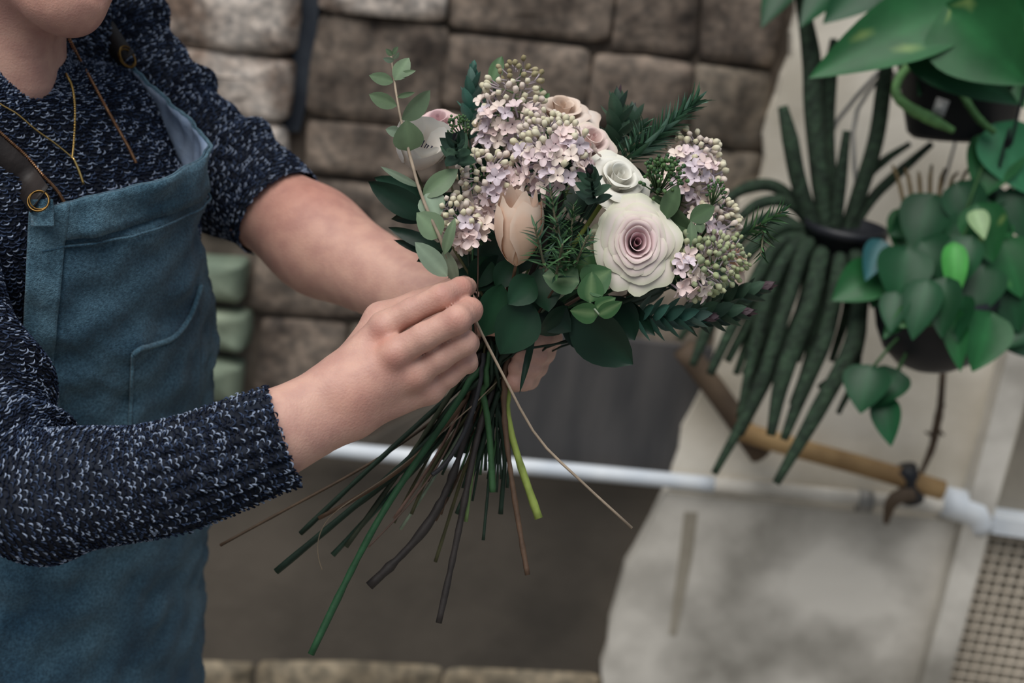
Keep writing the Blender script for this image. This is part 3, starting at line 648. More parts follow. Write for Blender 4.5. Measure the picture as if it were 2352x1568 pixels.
#@@BOUQUET@@
# ------------------------------------------------------------------ bouquet: every flower and sprig is a thing of its own
BIND = (1138, 812, 1.225)
def toCam(p): return (CAM - Vector(p)).normalized()
def jit3(v, a): return (Vector(v) + Vector((random.gauss(0, a), random.gauss(0, a), random.gauss(0, a)))).normalized()
def colr(c, n, amp=.06): return np.array(c)[None] * (1 + amp * rng.normal(size=(n, 1)))
def stem_part(root, pts, r, c, name='stem', k=7, n=None, jit=.04):
    V, F = tube([Vector(p) for p in pts], r, n, k, jit=jit); return part(name, V, F, M_stem, root, colr(c, len(V), .05))
G_DARK, G_MID, G_LIGHT, BROWN, BLACKB, OLIVE = lin(28, 50, 36), lin(56, 96, 58), lin(146, 164, 92), lin(92, 70, 54), lin(48, 42, 40), lin(78, 76, 48)
bind_i = [0]; STEMS = []
def slot():                                          # every stem has its own place in the hand
    i = bind_i[0]; bind_i[0] += 1; a = i * 2.399; r = .0025 * math.sqrt(i + .5)
    return P(*BIND) + RIGHT * (r * math.cos(a)) + BACK * (r * math.sin(a))
def bundle_stem(root, pts, r, c, jit=.04, n=44, k=7, pin=False):      # built after all stems have been pushed apart
    q = cr(pts, n); t = np.linspace(0, 1, n); rr = np.interp(t, np.linspace(0, 1, len(r)), r)
    STEMS.append((root, q, rr, c, jit, k, pin))
def through(head, tail, r0, r1, root, c):            # stem from a head, through the hand, out to its cut end
    b = slot(); h = Vector(head); m = h.lerp(b, .6) + Vector((0, 0, -.005))
    bundle_stem(root, [h, m, b] + [P(*t) for t in tail], [r0 * .7, r0 * .8, r0] + list(np.linspace(r0, r1, len(tail))), c, .12 if c in (BLACKB, BROWN) else .05)
def body_sd(X):                                      # distance to the hands
    d = np.full(len(X), 1.0)
    for p in HANDS: d = np.minimum(d, B_.ev(p, X))
    return d
def settle():
    global HANDS
    zone = np.array(P(1100, 800, 1.2)); HANDS = [p for p in B_.pr if not p[6] and np.all(np.abs((np.array(B_.bb(p)).mean(0)) - zone) < .14)]
    Q = [q.copy() for _, q, *_ in STEMS]; n = Q[0].shape[0]; N = len(Q); X = np.array(Q); RR = np.array([s_[2] for s_ in STEMS]); B0 = np.array(P(*BIND))
    Wt = np.zeros((N, n))
    for a in range(N):
        ib = int(np.argmin(np.linalg.norm(X[a] - B0, axis=1))); s_ = np.r_[0, np.cumsum(np.linalg.norm(np.diff(X[a], axis=0), axis=1))]
        Wt[a] = np.clip((.13 - (s_[ib] - s_)) / .05, 0, 1)
        if STEMS[a][6]: Wt[a] = 0
    SI = np.array([(a, i) for a in range(N) for i in range(n - 1)]); rs = (RR[:, :-1] + RR[:, 1:]).reshape(-1) / 2
    rnd = np.random.default_rng(2)
    for it in range(240):
        if it % 10 == 0:
            P1 = X[:, :-1].reshape(-1, 3); P2 = X[:, 1:].reshape(-1, 3); mid = (P1 + P2) / 2; hl = np.linalg.norm(P2 - P1, axis=1) / 2
            D = np.linalg.norm(mid[:, None].astype(np.float32) - mid[None].astype(np.float32), axis=2)
            I, J = np.nonzero(np.triu(D < hl[:, None] + hl[None] + .012, 1)); ok = SI[I, 0] != SI[J, 0]; I, J = I[ok], J[ok]
        a1, i1 = SI[I, 0], SI[I, 1]; a2, i2 = SI[J, 0], SI[J, 1]
        p, p_, q, q_ = X[a1, i1], X[a1, i1 + 1], X[a2, i2], X[a2, i2 + 1]
        u, v, w = p_ - p, q_ - q, p - q; A_ = (u * u).sum(1); Bq = (u * v).sum(1); C_ = (v * v).sum(1); d_ = (u * w).sum(1); e_ = (v * w).sum(1); den = A_ * C_ - Bq * Bq + 1e-14
        s1 = np.clip((Bq * e_ - C_ * d_) / den, 0, 1); t1 = np.clip((Bq * s1 + e_) / (C_ + 1e-14), 0, 1); s1 = np.clip((Bq * t1 - d_) / (A_ + 1e-14), 0, 1)
        df = (p + u * s1[:, None]) - (q + v * t1[:, None]); ds = np.linalg.norm(df, axis=1); need = (rs[I] + rs[J]) * 1.04 + .0003; hit = ds < need
        if hit.any():
            nrm = df[hit] / (ds[hit][:, None] + 1e-9); z = ds[hit] < 1e-6; nrm[z] = rnd.normal(size=(z.sum(), 3)); nrm /= np.linalg.norm(nrm, axis=1)[:, None] + 1e-9
            mv = nrm * ((need - ds)[hit] * .35)[:, None]; dX = np.zeros_like(X); cn = np.full((N, n), 1e-9)
            for (aa, ii, sg, wt) in ((a1[hit], i1[hit], 1, 1 - s1[hit]), (a1[hit], i1[hit] + 1, 1, s1[hit]), (a2[hit], i2[hit], -1, 1 - t1[hit]), (a2[hit], i2[hit] + 1, -1, t1[hit])):
                np.add.at(dX, (aa, ii), sg * mv * wt[:, None]); np.add.at(cn, (aa, ii), wt)
            X += dX / np.maximum(cn, 1)[..., None] * 1.6 * Wt[..., None]
        if it % 3 == 0:
            f = X.reshape(-1, 3); sd = body_sd(f); bad = (sd < RR.reshape(-1) * .8) & (Wt.reshape(-1) > 0)
            if bad.any():
                b = f[bad]; g = np.stack([body_sd(b + np.eye(3)[k] * .0005) - body_sd(b - np.eye(3)[k] * .0005) for k in range(3)], 1); g /= np.linalg.norm(g, axis=1)[:, None] + 1e-9
                f[bad] = b + g * np.minimum((RR.reshape(-1) * .8 - sd)[bad], .004)[:, None]; X = f.reshape(N, n, 3)
        if it < 140: X[:, 1:-1] += ((X[:, :-2] + X[:, 2:]) / 2 - X[:, 1:-1]) * .25 * Wt[:, 1:-1, None]
    for (root, _, rr, c, jit, k, pin), q in zip(STEMS, X):
        m = len(q); V, F = tube([Vector(v) for v in q], rr, m, k, jit=jit); part('stem', V, F, M_stem, root, colr(c, len(V), .05))
def base_of(tail): return P(*tail[-1])

def leaf_mesh(L, W, fold=.25, curl=.15, pw=.9, nx=5, ny=9, tip=1.0, wave=0.0):   # base at origin, tip along +Y, face +Z
    V = []
    for i in range(ny):
        t = i / (ny - 1); wd = W / 2 * (math.sin(math.pi * min(1, t ** pw * .985 + .012)) ** (.75 * tip)) * (1 if t < .999 else .15)
        for j in range(nx):
            u = j / (nx - 1) * 2 - 1
            V.append((u * wd, L * t, fold * abs(u) * wd - curl * L * t * t + wave * L * math.sin(6 * t + 2 * u) * abs(u)))
    return V, gridF(ny, nx)
def leaf(root, base, tip, wpx, c, m=None, nrm=None, fold=.25, curl=.12, pw=.9, name='leaf', vein=None, tipk=1.0, wave=.0):
    b, t = P(*base), P(*tip); y = (t - b); L = y.length; y.normalize()
    z = (nrm if nrm is not None else jit3(toCam(b), .28)); z = (z - y * z.dot(y)).normalized(); x = y.cross(z)
    W = wpx * base[2] / FPX
    V, F = leaf_mesh(L * (1 + curl * .1), W, fold, curl, pw, tip=tipk, wave=wave)
    cc = np.array([np.array(c) * ((1.25 if abs(v[0]) < 1e-6 else 1.0) if vein is None else 1) for v in V])
    if vein is not None: cc = np.array([np.array(vein) if abs(v[0]) < 1e-6 else np.array(c) for v in V])
    Vw = [b + x * v[0] + y * v[1] + z * (v[2] + curl * L * .45) for v in V]
    return part(name, Vw, F, m or M_leaf, root, cc)

# --- roses
def petal(root, M, phi, span, r0, r1, h, curl, seed, c0, c1, ce, ruffle=.06, nx=9, ny=9, cup=.5, thick=0):
    r = np.random.default_rng(seed); V = []; C = []
    p1, p2 = r.uniform(0, 6.28, 2)
    for i in range(ny):
        t = i / (ny - 1)
        for j in range(nx):
            s = j / (nx - 1) * 2 - 1; tm = 1 - .30 * abs(s) ** 3.2 + ruffle * .6 * math.sin(5 * s + p1)
            tt_ = t * tm; a = phi + s * span / 2 * (.35 + .65 * min(1, t * 1.6) ** .7)
            rad = r0 + (r1 - r0) * tt_ ** cup + ruffle * r1 * .35 * math.sin(7 * s + p2) * t ** 3
            z = h * math.sin(min(tt_, 1.0) * math.pi / 2 * .98)
            if curl and t > .6: k = ((t - .6) / .4) ** 2; rad += curl * r1 * k * .55; z -= curl * h * k * .55
            V.append(M @ Vector((rad * math.cos(a), rad * math.sin(a), z)))
            q = np.array(c0) * (1 - t) + np.array(c1) * t
            if t > .9: q = q * .35 + np.array(ce) * .65
            C.append(q)
    return part('petal', V, gridF(ny, nx), M_petal, root, C)
def rose(name, label, cat, at, axis, R, Hh, tail, cols, n=(4, 6, 8, 7), seed=0, squash=(1, 1), stem=(.0028, .003, G_MID), tight=1.0, openk=1.0):
    root = thing(name, label, cat, base_of(tail)); c = P(*at)
    M = frame(c - Vector(axis).normalized() * Hh * .75, axis, UP, s=(squash[0], squash[1], 1))
    k = 0; rr = np.random.default_rng(seed); nl = len(n)
    for L, cnt in enumerate(n):
        f = L / (nl - 1)
        for i in range(cnt):
            g = min(1, (L + i / cnt) / nl + .06); phi = L * 2.1 + i * 2 * math.pi / cnt + rr.uniform(-.18, .18); k += 1
            r1 = R * (.10 + .90 * f ** .95) * rr.uniform(.94, 1.05) * (.6 + .4 * openk); h = Hh * (.92 + .20 * f - .55 * f ** 2) * rr.uniform(.95, 1.05)
            span = 2 * math.pi / cnt * rr.uniform(1.45, 1.75)
            inner, outer, edge = cols; c1 = np.array(inner) * (1 - g) + np.array(outer) * g
            petal(root, M, phi, span, R * .05 + R * .12 * f, r1, h, (.04 + .50 * f * f) * openk, seed * 100 + k, c1, c1, np.array(c1) * (1 - g) * 1.06 + np.array(edge) * g, ruffle=.03 + .10 * f, nx=15, cup=.50 + .45 * f)
    for i in range(5):                       # sepals
        a = i * 1.257; b0 = M @ Vector((0, 0, 0)); d = (M.to_3x3() @ Vector((math.cos(a), math.sin(a), .35))).normalized()
        V = [b0, b0 + d * R * .35 + Vector(axis) * .004, b0 + d * R * .35 - Vector(axis) * .002 + UP * .002, b0 + d * R * .7]
        part('sepal', V, [(0, 1, 3), (0, 3, 2)], M_leaf, root, [G_MID] * 4)
    through(M @ Vector((0, 0, .004)), tail, stem[0], stem[1], root, stem[2])
    return root
pinkc, cream, greenw = lin(222, 186, 192), lin(226, 220, 200), lin(204, 214, 176)
rose('garden_rose', 'large open rose, mauve pink heart fading to green tinged cream outer petals', 'rose', (1464, 556, 1.150), cdir(.02, .06, 1), .0278, .034,
     [(1010, 1000, 1.20), (905, 1120, 1.19), (838, 1235, 1.185), (714, 1502, 1.175)], (lin(228, 188, 198), lin(240, 230, 220), lin(212, 220, 184)), (2, 3, 3, 4, 4, 5, 5, 6), 3, (.98, 1.16), (.0028, .0032, lin(40, 84, 52)))
rose('garden_rose', 'cream green rose half hidden behind the large mauve rose', 'rose', (1366, 560, 1.172), cdir(-.60, .15, .78), .0165, .034,
     [(1020, 1000, 1.235), (840, 1140, 1.235), (634, 1312, 1.235)], (lin(224, 214, 196), lin(206, 210, 180), greenw), (3, 4, 5, 5), 4, stem=(.0028, .0032, G_DARK))
rose('white_rose', 'white rose with broad ruffled petals beside the umbel of green buds', 'rose', (1424, 402, 1.172), cdir(.30, .50, .80), .0245, .032,
     [(1150, 930, 1.225), (1185, 1040, 1.222), (1238, 1190, 1.218)], (lin(238, 236, 228), lin(242, 238, 228), lin(240, 234, 216)), (2, 3, 4, 4, 5), 5, stem=(.0026, .0036, lin(148, 164, 80)))
rose('peach_rose', 'pale peach rose seen from the side at the top of the bouquet', 'rose', (1292, 246, 1.246), cdir(.10, .74, .60), .028, .034,
     [(1050, 960, 1.24), (900, 1130, 1.245), (764, 1274, 1.245)], (lin(228, 200, 178), lin(238, 224, 214), lin(230, 204, 188)), (3, 4, 5, 6, 6), 6, stem=(.0024, .0026, lin(48, 72, 56)))
rose('ranunculus', 'pale pink ranunculus bud between the lilac and the white rose', 'flower', (1362, 316, 1.200), cdir(.30, .50, .75), .0215, .027,
     [(1112, 920, 1.228), (1086, 1060, 1.225), (1070, 1198, 1.22)], (lin(228, 198, 194), lin(234, 214, 206), lin(226, 218, 192)), (3, 3, 4, 5), 7, stem=(.0016, .0018, lin(116, 140, 84)), openk=.75)
rose('ranunculus', 'small peach bloom at the outer edge beside pale green lilac buds', 'flower', (1700, 588, 1.235), cdir(.75, .35, .45), .018, .024,
     [(1140, 930, 1.235), (1124, 1100, 1.235), (1110, 1240, 1.235)], (lin(222, 186, 160), lin(232, 204, 184), lin(226, 196, 176)), (3, 3, 4, 5), 8, stem=(.0013, .0014, G_DARK))
rose('ranunculus', 'pink bloom tucked behind the white anemone', 'flower', (1006, 274, 1.232), cdir(-.05, .65, .70), .0190, .026,
     [(1040, 950, 1.24), (960, 1080, 1.245), (905, 1200, 1.245)], (lin(226, 190, 196), lin(232, 204, 202), lin(226, 200, 184)), (3, 3, 4, 5), 9, stem=(.0013, .0014, OLIVE))
# --- tulip-like peony bud and anemone: cups of overlapping petals
def cup(name, label, cat, at, axis, R, Hh, n, tail, c0, c1, ce, seed, stem, waist=.55, centre=False, close=.75, ruffle=.05):
    root = thing(name, label, cat, base_of(tail)); c = P(*at); M = frame(c - Vector(axis).normalized() * Hh * .5, axis, UP)
    r = np.random.default_rng(seed)
    for i in range(n):
        phi = i * 2.399 + .4; g = 1 - i / n * .35; V = []; C = []; p1 = r.uniform(0, 6)
        for a in range(10):
            t = a / 9
            for b in range(9):
                s = b / 4 - 1; tm = 1 - .34 * abs(s) ** 2.6 + ruffle * math.sin(4 * s + p1)
                tq = t * tm; rad = R * g * (math.sin(min(1, tq * 1.05) * math.pi * (close)) ** .62 * .95 + .05); an = phi + s * 1.05 * (.3 + .7 * min(1, 1.5 * t))
                V.append(M @ Vector((rad * math.cos(an), rad * math.sin(an), Hh * tq * (1 if i > n // 2 else .94))))
                q = np.array(c0) * (1 - t) + np.array(c1) * t; C.append(q * .4 + np.array(ce) * .6 if (t > .85 or abs(s) > .9) else q)
        part('petal', V, gridF(10, 9), M_petal, root, C)
    if centre:
        part('centre', *tube([M @ Vector((0, 0, Hh * .05)), M @ Vector((0, 0, Hh * .42)), M @ Vector((0, 0, Hh * .48))], [R * .2, R * .26, R * .08], 9, 12), M_anther, root)
        for i in range(22):
            a = i * 2.399; rr = R * (.25 + .2 * (i % 3) / 2); p0 = M @ Vector((rr * .5 * math.cos(a), rr * .5 * math.sin(a), Hh * .1)); p1 = M @ Vector((rr * 1.2 * math.cos(a), rr * 1.2 * math.sin(a), Hh * (.45 + .1 * (i % 2))))
            part('stamen', *tube([p0, p1, p1 + (p1 - p0) * .08], [.0003, .0004, .0010], 4, 5), M_anther, root)
    through(M @ Vector((0, 0, .001)), tail, stem[0], stem[1], root, stem[2]); return root
cup('peony_bud', 'closed peach peony bud between the lilac and the rosemary', 'flower', (1190, 528, 1.148), cdir(.06, .97, .30), .0208, .060, 8,
    [(1030, 990, 1.215), (900, 1105, 1.21), (732, 1190, 1.21)], lin(222, 190, 160), lin(230, 196, 176), lin(228, 208, 190), 21, (.002, .0018, lin(96, 72, 52)), close=.72, ruffle=.09)
cup('anemone', 'white anemone cup with dark blue stamens behind the eucalyptus', 'flower', (962, 342, 1.184), cdir(.30, .55, .78), .0240, .044, 8,
    [(1060, 960, 1.23), (985, 1080, 1.23), (945, 1180, 1.23)], lin(226, 212, 196), lin(242, 240, 236), lin(236, 232, 226), 22, (.0016, .0016, OLIVE), centre=True, close=.52)

# --- lilac
def floret_mesh(name, c, seed):
    V, F, C = [], [], []; r = np.random.default_rng(seed)
    for k in range(4):
        a0 = k * math.pi / 2; o = len(V); ln = r.uniform(.9, 1.1); lift = r.uniform(.05, .5)
        for i in range(5):
            t = i / 4; wd = .86 * (math.sin(math.pi * (.10 + .78 * t)) ** .75)
            for j in range(4):
                u = j / 1.5 - 1; y = .08 + t * ln; z = lift * t * t + .30 * u * u * wd + .12 * math.sin(t * 3)
                x = u * wd * .5; V.append((x * math.cos(a0) - y * math.sin(a0), x * math.sin(a0) + y * math.cos(a0), z)); C.append(np.array(c))
        F += [tuple(o + q for q in f) for f in gridF(5, 4)]
    v, f = tube([Vector((0, 0, .06)), Vector((0, 0, -.6)), Vector((0, 0, -1.5))], [.15, .12, .10], 5, 5, caps=False); o = len(V)
    V += [tuple(q) for q in v]; F += [tuple(o + i for i in g) for g in f]; C += [np.array(lin(204, 188, 200))] * len(v)
    return mesh_np(name, V, F, M_petal, C)
def bud_mesh(name, c, seed):
    prof = [(.0, 1.15), (.22, 1.1), (.40, .85), (.42, .55), (.25, .2), (.14, 0), (.12, -.6), (.10, -1.3)]
    v, f = lathe(prof, 8); v = np.array([(q[0] * (1 + .12 * math.cos(4 * math.atan2(q[1], q[0]))), q[1] * (1 + .12 * math.cos(4 * math.atan2(q[1], q[0]))), q[2]) for q in v])
    C = [np.array(c) if q[2] > .15 else np.array(lin(196, 182, 188)) for q in v]
    return mesh_np(name, v, f, M_petal, C)
FL = [floret_mesh('floret', c, i) for i, c in enumerate((lin(240, 218, 214), lin(234, 214, 216), lin(242, 226, 216), lin(226, 212, 220)))]
BUDS = [bud_mesh('bud', c, i) for i, c in enumerate((lin(232, 224, 198), lin(234, 218, 206), lin(226, 218, 188)))]
GBUD = [bud_mesh('bud', c, i) for i, c in enumerate((lin(166, 176, 132), lin(184, 188, 150), lin(150, 160, 126)))]
OBUD = [bud_mesh('bud', c, i) for i, c in enumerate((lin(170, 160, 124), lin(186, 174, 140), lin(156, 144, 108)))]
OCC = []                               # points already taken by other blooms: (xyz array, radius)
def occupy(o_list, r=.0012):
    for o in o_list:
        v = np.array([tuple(o.matrix_world @ q.co) for q in o.data.vertices]) if len(o.data.vertices) < 400 else np.zeros((0, 3)); OCC.append((v, r))
def lilac(label, base, tip, hw, n, tail, stem, seed, budfrom=.62, buds=BUDS, scale=1.0, tipbuds=None):
    root = thing('lilac_sprig', label, 'lilac', base_of(tail)); r = random.Random(seed)
    b, t = P(*base), P(*tip); ax = (t - b); L = ax.length; ax.normalize(); side = ax.cross(toCam(b)).normalized(); front = side.cross(ax)
    if front.dot(toCam(b)) < 0: front = -front
    W = hw * base[2] / FPX; mine = []
    taken = np.vstack([v for v, _ in OCC]); trad = np.concatenate([np.full(len(v), r_) for v, r_ in OCC])
    near = np.linalg.norm(taken - np.array((b + t) / 2), axis=1) < L + W; taken, trad = taken[near], trad[near]
    through(b, tail, stem[0], stem[1], root, stem[2]); stem_part(root, [b - ax * .005, (b + t) / 2, t - ax * .004], [.0013, .0010, .0006], G_MID, 'rachis')
    for k in range(n):
        f = (k + .5) / n; f = f ** .9; a = k * 2.399; wr_ = W * (math.sin(math.pi * (.16 + .74 * f ** .8)) ** .8)
        d = side * math.cos(a) + front * math.sin(a)
        if d.dot(front) < -.45: continue
        p = b + ax * (L * f) + d * wr_ * r.uniform(.72, 1.02); n_ = (d + ax * (.25 + .55 * f) + toCam(p) * .25).normalized()
        isb = f > budfrom + r.uniform(-.14, .14) or r.random() < .16
        me = r.choice((tipbuds if (tipbuds and f > .8) else buds) if isb else FL); s = (r.uniform(.0050, .0064) * (1.15 - .45 * max(0, f - budfrom)) if isb else r.uniform(.0064, .0078)) * scale
        p = p + n_ * r.uniform(-.004, .004); rad = s * (.55 if isb else .8); pc_ = np.array(p + n_ * s * .3); p_in = pc_.copy()
        for _ in range(14):            # slide off whatever is already there
            dv_ = pc_ - taken; dl = np.linalg.norm(dv_, axis=1) - trad - rad; j = int(np.argmin(dl)) if len(dl) else -1
            if j < 0 or dl[j] > 0: break
            pc_ = pc_ + dv_[j] / (np.linalg.norm(dv_[j]) + 1e-9) * min(-dl[j] + .0003, .003) + np.array(toCam(p)) * .0006
        p = p + Vector(pc_ - p_in); mine.append(tuple(pc_))
        inst('bud' if isb else 'floret', me, frame(p, jit3(n_, .30), UP, s, r.uniform(0, 6)), root)
        if k % 3 == 0: stem_part(root, [b + ax * (L * f * .92), p - n_ * .009], [.0006, .0005], lin(120, 140, 96), 'pedicel', 4, 3)
    OCC.append((np.array(mine), .0042 * scale)); return root
bpy.context.view_layer.update(); occupy([o for o in bpy.data.objects if o.type == 'MESH' and o.name.split('.')[0] == 'petal'])
lilac('lilac panicle with brown green tip buds, tallest in the bouquet', (1150, 345, 1.225), (1200, 152, 1.225), 74, 130, [(1090, 940, 1.225), (1055, 1080, 1.22), (1000, 1190, 1.216), (972, 1240, 1.214), (848, 1345, 1.21)], (.0034, .0040, BLACKB), 1, .55, tipbuds=OBUD)
lilac('full pale pink lilac head in the middle of the bouquet', (1295, 445, 1.165), (1245, 268, 1.175), 86, 180, [(1100, 940, 1.22), (1082, 1080, 1.215), (1045, 1270, 1.21), (1008, 1430, 1.205)], (.0028, .0028, BLACKB), 2, .60)
lilac('pink lilac head with creamy buds above the closed peony bud', (1182, 480, 1.188), (1072, 366, 1.175), 66, 125, [(1150, 930, 1.22), (1172, 1080, 1.215), (1190, 1200, 1.21), (1212, 1320, 1.205)], (.0024, .0025, BROWN), 3, .55)
lilac('small lilac head low beside the eucalyptus stem', (1098, 552, 1.158), (1018, 472, 1.154), 46, 80, [(1070, 960, 1.225), (1010, 1080, 1.225), (925, 1180, 1.225), (846, 1256, 1.22)], (.0009, .0008, lin(120, 96, 84)), 4, .42)
lilac('loose white lilac head below the tall rosemary tip', (1560, 470, 1.215), (1610, 318, 1.225), 76, 140, [(1128, 930, 1.23), (1110, 1040, 1.23), (1050, 1180, 1.23)], (.0022, .0022, G_DARK), 5, .70)
lilac('lilac head with pinkish buds right of the eucalyptus leaves', (1606, 552, 1.205), (1668, 462, 1.212), 52, 84, [(1120, 940, 1.22), (1128, 1040, 1.22), (1132, 1130, 1.22)], (.0026, .0030, G_MID), 6, .40)
lilac('lilac head of mostly closed pale green buds below the large rose', (1548, 640, 1.168), (1700, 578, 1.178), 68, 190, [(1060, 940, 1.235), (980, 1040, 1.24), (800, 1175, 1.24)], (.0024, .0024, G_DARK), 7, .18, GBUD, .95)
# --- eucalyptus
E_L, E_D, E_G = lin(146, 166, 142), lin(110, 132, 100), lin(124, 146, 114)
d0 = 1.128
tail = [(1100, 752, 1.160), (1150, 850, 1.160), (1232, 1000, 1.165), (1330, 1100, 1.17), (1452, 1212, 1.175)]
eu = thing('eucalyptus_sprig', 'tall eucalyptus sprig with grey green leaves pinched in the fingers', 'eucalyptus', base_of(tail))
bundle_stem(eu, [P(x, y, d) for x, y, d in ((897, 118, 1.165), (905, 180, 1.16), (916, 250, 1.155), (930, 310, 1.15), (945, 370, 1.145), (962, 430, 1.14), (985, 490, 1.137), (1008, 540, 1.135), (1027, 590, 1.142), (1052, 640, 1.156), (1072, 685, 1.159))] + [P(*t) for t in tail],
          [.0010] * 3 + [.0014] * 4 + [.0015] * 4 + [.0012] * 5, lin(170, 152, 132), n=44, pin=True)
for b_, t_, w_, c_, kw in [((904, 140), (880, 134), 13, E_L, {}), ((901, 128), (886, 112), 12, E_G, {}), ((902, 124), (914, 108), 12, E_G, {}), ((904, 135), (916, 122), 11, E_L, {}),
    ((907, 184), (939, 133), 36, E_G, {}), ((903, 188), (848, 173), 27, E_D, {}), ((912, 176), (955, 162), 14, E_D, {}), ((912, 243), (847, 217), 34, E_D, {}), ((914, 222), (951, 213), 12, E_D, {}),
    ((920, 272), (991, 211), 50, E_G, {}), ((939, 344), (934, 279), 66, E_D, dict(pw=.8)), ((920, 306), (886, 297), 24, E_L, {}), ((962, 426), (877, 386), 17, E_L, {}), ((972, 452), (1052, 388), 46, E_D, {}),
    ((978, 446), (1008, 498), 62, E_L, dict(pw=.8)), ((1010, 544), (958, 488), 62, E_G, dict(pw=.8)), ((1022, 582), (1043, 503), 24, E_G, {}), ((1026, 634), (954, 556), 46, E_L, {}), ((1022, 572), (1048, 652), 38, E_L, {})]:
    dd = 1.165 - (b_[1] - 110) / 540 * .030 - .002
    dt_ = dd - .004 + random.uniform(-.012, .008)
    if t_ == (1048, 652): dt_ = 1.153
    leaf(eu, (*b_, dd), (*t_, dt_), w_ * 1.08, c_, fold=random.uniform(.08, .3), curl=random.uniform(.02, .16), **kw)
tail = [(1090, 930, 1.235), (1030, 1050, 1.24), (920, 1215, 1.24)]
e2 = thing('eucalyptus_sprig', 'short eucalyptus sprig with round veined green leaves below the rosemary', 'eucalyptus', base_of(tail))
EG = lin(64, 104, 62); EV = lin(112, 142, 96)
bundle_stem(e2, [P(*q) for q in ((1376, 722, 1.145), (1354, 694, 1.150), (1340, 664, 1.155), (1325, 646, 1.16), (1250, 700, 1.20))] + [slot()] + [P(*t) for t in tail], [.0008, .001, .0012, .0012, .0014, .0014, .0014, .0014, .0014], lin(150, 164, 140))
for b_, t_, w_ in (((1330, 650), (1247, 630), 74), ((1338, 660), (1404, 620), 72), ((1354, 694), (1360, 624), 56), ((1374, 720), (1310, 714), 48), ((1374, 722), (1429, 694), 36), ((1366, 708), (1414, 684), 32), ((1345, 640), (1345, 570), 60)):
    dd = 1.150 + (.02 if t_ == (1345, 570) else 0); leaf(e2, (*b_, dd), (*t_, dd + random.uniform(-.008, .008)), w_ * 1.1, EG, fold=.12, curl=.10, pw=.72, vein=EV)
tail = [(1075, 940, 1.23), (1000, 1060, 1.23), (905, 1190, 1.235)]
e3 = thing('eucalyptus_sprig', 'eucalyptus sprig with pointed olive leaves beside the large rose', 'eucalyptus', base_of(tail))
EO = lin(82, 106, 74)
bundle_stem(e3, [P(*q) for q in ((1600, 506, 1.175), (1560, 503, 1.175), (1525, 500, 1.18), (1440, 620, 1.21))] + [slot()] + [P(*t) for t in tail], [.0008, .001, .0012, .0014, .0014, .0014, .0014, .0014], lin(140, 110, 96))
for b_, t_, w_, dz in (((1528, 503), (1556, 424), 42, 0), ((1525, 500), (1472, 456), 46, .008), ((1545, 500), (1500, 450), 40, .01), ((1530, 470), (1582, 545), 52, .004), ((1560, 490), (1570, 560), 46, .006), ((1584, 506), (1642, 474), 40, 0), ((1586, 508), (1590, 572), 24, -.002), ((1600, 506), (1622, 498), 16, 0), ((1604, 510), (1612, 535), 22, 0)):
    leaf(e3, (*b_, 1.165 + dz), (*t_, 1.162 + dz + random.uniform(-.008, .008)), w_ * 1.1, EO if w_ > 30 else E_G, fold=.15, curl=.1)
# --- rosemary
def needle_mesh(c, seed):
    V, F = leaf_mesh(1.0, .17, .5, .10, .55, 3, 6); C = [np.array(c) * (1.5 if abs(v[0]) < 1e-6 else 1) for v in V]; return mesh_np('needle', V, F, M_leaf, C)
NEE = [needle_mesh(c, 0) for c in (lin(52, 86, 54), lin(72, 110, 68), lin(42, 70, 52))]
NEB = [needle_mesh(c, 0) for c in (lin(46, 80, 58), lin(64, 100, 76), lin(92, 124, 108))]
def rosemary_branch(root, base, tip, n, ln, spread=.75, mesh=NEE, bend=0, sc_=lin(120, 116, 92), seed=0):
    b, t = P(*base), P(*tip); r = random.Random(seed); ax = (t - b).normalized(); L = (t - b).length
    mid = (b + t) / 2 + RIGHT * bend; pts = cr([b, mid, t], 30); stem_part(root, pts[::5].tolist() + [pts[-1].tolist()], [.0013, .0007], sc_)
    for k in range(n):
        f = .06 + .94 * k / (n - 1); p = Vector(pts[min(29, int(f * 29))]); a = k * 1.57 + (k // 2) * .8 + r.uniform(-.2, .2)
        e1 = ax.cross(BACK).normalized(); e2_ = e1.cross(ax); d = (ax * (1.05 - spread * (1 - f * .5)) + (e1 * math.cos(a) + e2_ * math.sin(a)) * spread).normalized()
        l = ln * base[2] / FPX * r.uniform(.75, 1.1) * (1 - .35 * f)
        z = (ax - d * ax.dot(d)).normalized(); x = d.cross(z)
        M = Matrix.Translation(p) @ Matrix((x, d, z)).transposed().to_4x4() @ Matrix.Diagonal((l * 1.0, l, l, 1)); inst('needle', r.choice(mesh), M, root)
tail = [(960, 1020, 1.24), (760, 1110, 1.245), (506, 1252, 1.25)]
r1_ = thing('rosemary_sprig', 'bushy rosemary sprig with several tips beside the peony bud', 'rosemary', base_of(tail))
through(P(1285, 645, 1.16), tail, .0014, .0013, r1_, lin(84, 66, 50))
for k, (b_, t_, n_, l_) in enumerate((((1292, 620, 1.150), (1264, 432, 1.128), 44, 58), ((1300, 620, 1.15), (1278, 500, 1.125), 40, 52), ((1306, 602, 1.155), (1318, 470, 1.142), 44, 52), ((1254, 622, 1.112), (1228, 520, 1.092), 30, 58), ((1320, 610, 1.15), (1352, 540, 1.13), 34, 46), ((1276, 640, 1.145), (1292, 560, 1.118), 36, 46))):
    rosemary_branch(r1_, b_, t_, n_, l_, seed=k)
tail = [(1105, 940, 1.24), (1078, 1060, 1.245), (1000, 1195, 1.245)]
r2_ = thing('rosemary_sprig', 'long rosemary tip pointing up above the white lilac', 'rosemary', base_of(tail))
through(P(1440, 372, 1.225), tail, .0013, .0014, r2_, BROWN)
